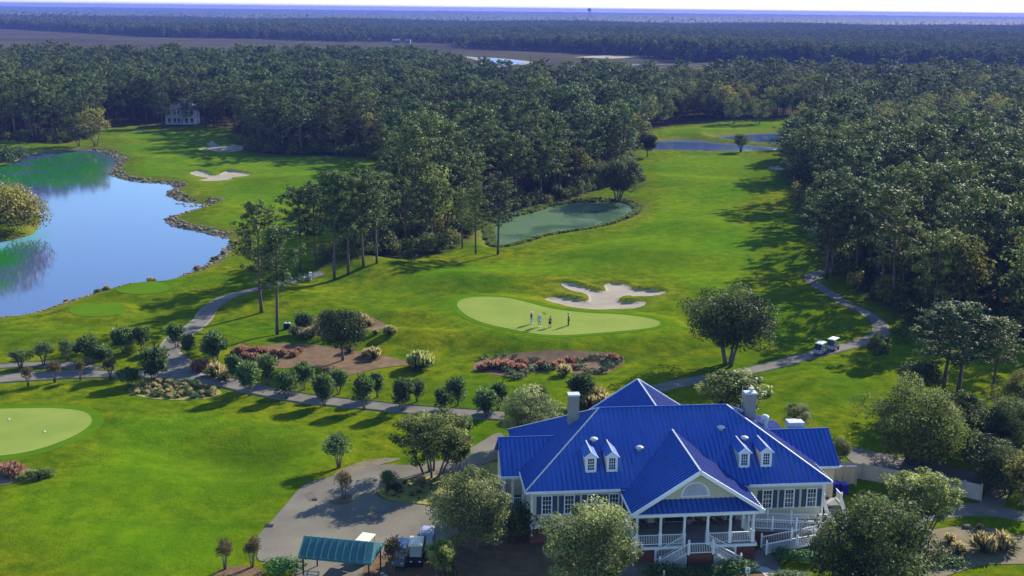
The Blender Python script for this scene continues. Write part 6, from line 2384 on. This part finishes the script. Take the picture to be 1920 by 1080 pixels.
drape('concrete_patch', pix_poly([(570, 928), (584, 922), (596, 936), (580, 942)], 0, 1), M['patch'], .058, .6, skirt=0)
p = at(1812.0, 990.0)
o = thing('box_rock', 'small grey boulder at the upper edge of the lower right bed', 'rock', vec(p))
put('stone', ROCKM[2], o, loc=(0, 0, .15)).scale = (.42, .34, .4)
o.name = 'boulder'

# pale vinyl fence, panel by panel
fp = [(1576, 893), (1617, 899), (1649, 905), (1690, 912), (1729, 918), (1768, 925), (1807, 932), (1838, 939)]
FP = [at(float(a), float(b)) for a, b in fp]
fence = thing('vinyl_fence', 'long pale vinyl panel fence right of the clubhouse', 'fence', vec(FP[0]))
FH_ = 1.55
for i in range(len(FP)):
    q = vec(FP[i] - FP[0])
    mb = MB()
    mb.box((q.x, q.y, q.z + FH_ / 2 + .03), (.14, .14, FH_ + .1), HR)
    mb.box((q.x, q.y, q.z + FH_ + .1), (.2, .2, .06), HR)
    mb.build('fence_post', M['vinyl'], fence)
    if i:
        a, b = vec(FP[i - 1] - FP[0]), q
        d = (b - a)
        dd = d.normalized() * .08
        mb = MB()
        mb.bar(a + dd + Vector((0, 0, FH_ / 2)), b - dd + Vector((0, 0, FH_ / 2)), .05, FH_ - .1)
        f_ = mb.build('fence_panel', M['vinyl'], fence)
        mb = MB()
        mb.bar(a + dd + Vector((0, 0, FH_ - .04)), b - dd + Vector((0, 0, FH_ - .04)), .09, .12)
        mb.bar(a + dd + Vector((0, 0, .1)), b - dd + Vector((0, 0, .1)), .09, .12)
        mb.build('fence_rail', M['vinyl'], f_)
# tan board screen and the two blue bins in front of it
c0 = at(1562.0, 916.0)
scr = thing('board_screen', 'tan board screen beside the right wing behind two blue bins', 'fence', vec(c0), HR - .06)
for i in range(2):
    mb = MB()
    for j in range(5):
        mb.box((.15 + i * 1.2 + j * .21, .75, 1.0), (.2, .03, 1.7))
    mb.build('screen_panel', M['tan'], scr)
for i in range(3):
    mb = MB()
    mb.box((i * 1.2 + .02, .75, 1.0), (.12, .12, 2.0))
    mb.build('screen_post', M['vinyl'], scr)
mb = MB()
mb.box((1.2, .75, 1.95), (2.5, .1, .1))
mb.build('screen_rail', M['white'], scr)
for i, lab in enumerate(['blue wheeled bin in front of the tan screen, left of two', 'blue wheeled bin in front of the tan screen, right of two']):
    o = thing('wheeled_bin', lab, 'bin', vec(at(1567.0 + 15 * i, 924.0 + 2 * i)), HR + .1, 'blue wheeled bins')
    mb = MB()
    mb.hexa([(-.25, -.28, .06), (.25, -.28, .06), (.25, .28, .06), (-.25, .28, .06), (-.3, -.34, 1.0), (.3, -.34, 1.0), (.3, .34, 1.0), (-.3, .34, 1.0)])
    mb.build('bin_body', M['bin'], o)
    mb = MB()
    mb.slab([(-.33, -.38, 1.03), (.33, -.38, 1.03), (.33, .38, 1.09), (-.33, .38, 1.09)], .05)
    mb.build('lid', M['bin'], o)
    for s_ in (-1, 1):
        mb = MB()
        mb.tube([(s_ * .27, .3, .12), (s_ * .34, .3, .12)], .11, 10)
        mb.build('wheel', M['rubber'], o)

# small signs at the lower edge
for px, py, lab, wide in [(1244, 1096, 'short white post in the dark bed below the porch steps', False), (1400, 1096, 'small white sign with dark marks on a post below the bright hedge', True)]:
    o = thing('sign_post', lab, 'sign', vec(at(float(px), float(py))), HR)
    mb = MB()
    mb.box((0, 0, .6), (.13 if not wide else .07, .1, 1.2))
    mb.build('post', M['white'], o)
    if wide:
        mb = MB()
        mb.box((0, -.06, 1.25), (.36, .03, .46))
        s_o = mb.build('sign_board', M['white'], o)
        mb = MB()
        for j, w_ in enumerate((.1, .2, .2)):
            mb.box((0, -.08, 1.38 - j * .13), (w_, .008, .07))
        mb.build('sign_marks', M['black'], s_o)

# ------------------------------------------------------------------ far things
# the white house in the wood beyond the left fairway
hp = at(341.0, 236.0)
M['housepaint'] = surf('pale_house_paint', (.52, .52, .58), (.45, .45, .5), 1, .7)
house = thing('white_house', 'pale two storey house with porches in the trees behind the left fairway', 'house', vec(hp), .12, None, .88)
mb = MB()
mb.box((0, 5, 3.9), (13, 9, 6.6))
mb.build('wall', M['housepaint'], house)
mb = MB()
mb.box((0, 5, .3), (13.2, 9.2, .6))
mb.build('foundation', M['brick'], house)
mb = MB()
z0, z1 = 7.2, 9.8
V = [(-7, -1.8, z0), (7, -1.8, z0), (7, 10, z0), (-7, 10, z0), (-3, 4.5, z1), (3, 4.5, z1)]
mb.add(V, [(0, 1, 5, 4), (1, 2, 5), (2, 3, 4, 5), (3, 0, 4), (3, 2, 1, 0)])
M['darkroof'] = surf('dark_shingle_roof', (.035, .035, .045), None, 2, .8)
mb.build('roof', M['darkroof'], house)
for z in (.9, 4.1):
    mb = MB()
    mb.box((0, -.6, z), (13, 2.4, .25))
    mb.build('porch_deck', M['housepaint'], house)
    mb = MB()
    mb.bar((-6.3, -1.7, z + 1.0), (6.3, -1.7, z + 1.0), .08, .08)
    for i in range(40):
        mb.box((-6.3 + i * .323, -1.7, z + .55), (.06, .05, .9))
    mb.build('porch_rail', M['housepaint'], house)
    for x_ in (-6.3, -3.9, -1.6, .9, 3.3, 6.3):
        mb = MB()
        mb.box((x_, -1.65, z + 1.6), (.3, .3, 3.0))
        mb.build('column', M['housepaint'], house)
wf, wg = MB(), MB()
wf.box((0, 0, 0), (1.35, .12, 2.15))
wg.box((0, -.05, 0), (1.1, .06, 1.9))
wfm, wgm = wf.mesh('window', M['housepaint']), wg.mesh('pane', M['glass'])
for z in (2.2, 5.5):
    for x_ in (-5.1, -2.8, -1.2, .4, 2.0, 4.3):
        w_o = put('window', wfm, house, loc=(x_, .47, z))
        put('pane', wgm, w_o)
mb = MB()
mb.box((3.5, 6, 9.4), (.9, .9, 2.2))
mb.build('chimney', M['brick'], house)

# little houses across the marsh
for (px, py, w_, dp, rz, lab) in [(743, 81.5, 10, 6, .2, 'wide white house with a pale roof on the far side of the marsh'), (764, 82, 7, 5, -.1, 'small pale house on the far side of the marsh, right one'), (694, 79.5, 5, 4, .1, 'tiny pale house on the far side of the marsh, left one')]:
    p = gp(px, py)
    o = thing('far_house', lab, 'house', (p[0], p[1], 0), rz, 'houses across the marsh')
    mb = MB()
    mb.box((0, dp / 2, 1.9), (w_, dp, 3.8))
    mb.build('wall', M['farpaint'], o)
    mb = MB()
    mb.add([(-w_ / 2 - .6, -.6, 3.8), (w_ / 2 + .6, -.6, 3.8), (w_ / 2 + .6, dp + .6, 3.8), (-w_ / 2 - .6, dp + .6, 3.8), (-w_ / 2, dp / 2, 6), (w_ / 2, dp / 2, 6)], [(0, 1, 5, 4), (1, 2, 5), (2, 3, 4, 5), (3, 0, 4)])
    mb.build('roof', M['farpaint'], o)
    for i in range(3):
        mb = MB()
        mb.box((-w_ * .3 + w_ * .3 * i, -.06, 2.0), (1.5, .1, 1.8))
        mb.build('window', M['glass'], o)
# marsh pole and dock
p = gp(994, 137)
mb = MB()
mb.tube([(0, 0, 0), (0, 0, 13)], [.22, .14], 6)
mb.box((0, 0, 12), (2.6, .15, .2))
tag(mb.build('utility_pole', M['bark'], loc=(p[0], p[1], -.5)), 'lone utility pole at the near marsh edge', 'pole')
p = gp(998, 141)
mb = MB()
mb.box((0, 0, .5), (13, 4, .3))
for i in range(4):
    mb.box((-5.5 + i * 3.6, 0, 0), (.3, .3, 1.2))
tag(mb.build('dock', M['whitemetal'], loc=(p[0], p[1], 0)), 'pale dock at the near marsh edge below the pole', 'dock')
# water tower on the horizon
p = gp(1096, 13, 55)
k_ = 5600 / p[1] if p[1] > 0 else 1
wx = (1096 - 960) / FPX * 5600
wt = thing('water_tower', 'tiny water tower standing above the far woods on the horizon', 'water tower', (wx, 5600, 0))
mb = MB()
mb.lathe((0, 0, 40), [(3, 0), (7, 3), (8.5, 7), (8, 11), (5, 14), (0, 15.5)], 16)
mb.build('tank', M['darkmetal'], wt, smooth_=True)
for i in range(5):
    a = i * 1.2566
    mb = MB()
    mb.tube([(8.5 * math.cos(a), 8.5 * math.sin(a), 0), (6 * math.cos(a), 6 * math.sin(a), 43)], .8, 6)
    mb.build('leg', M['darkmetal'], wt)
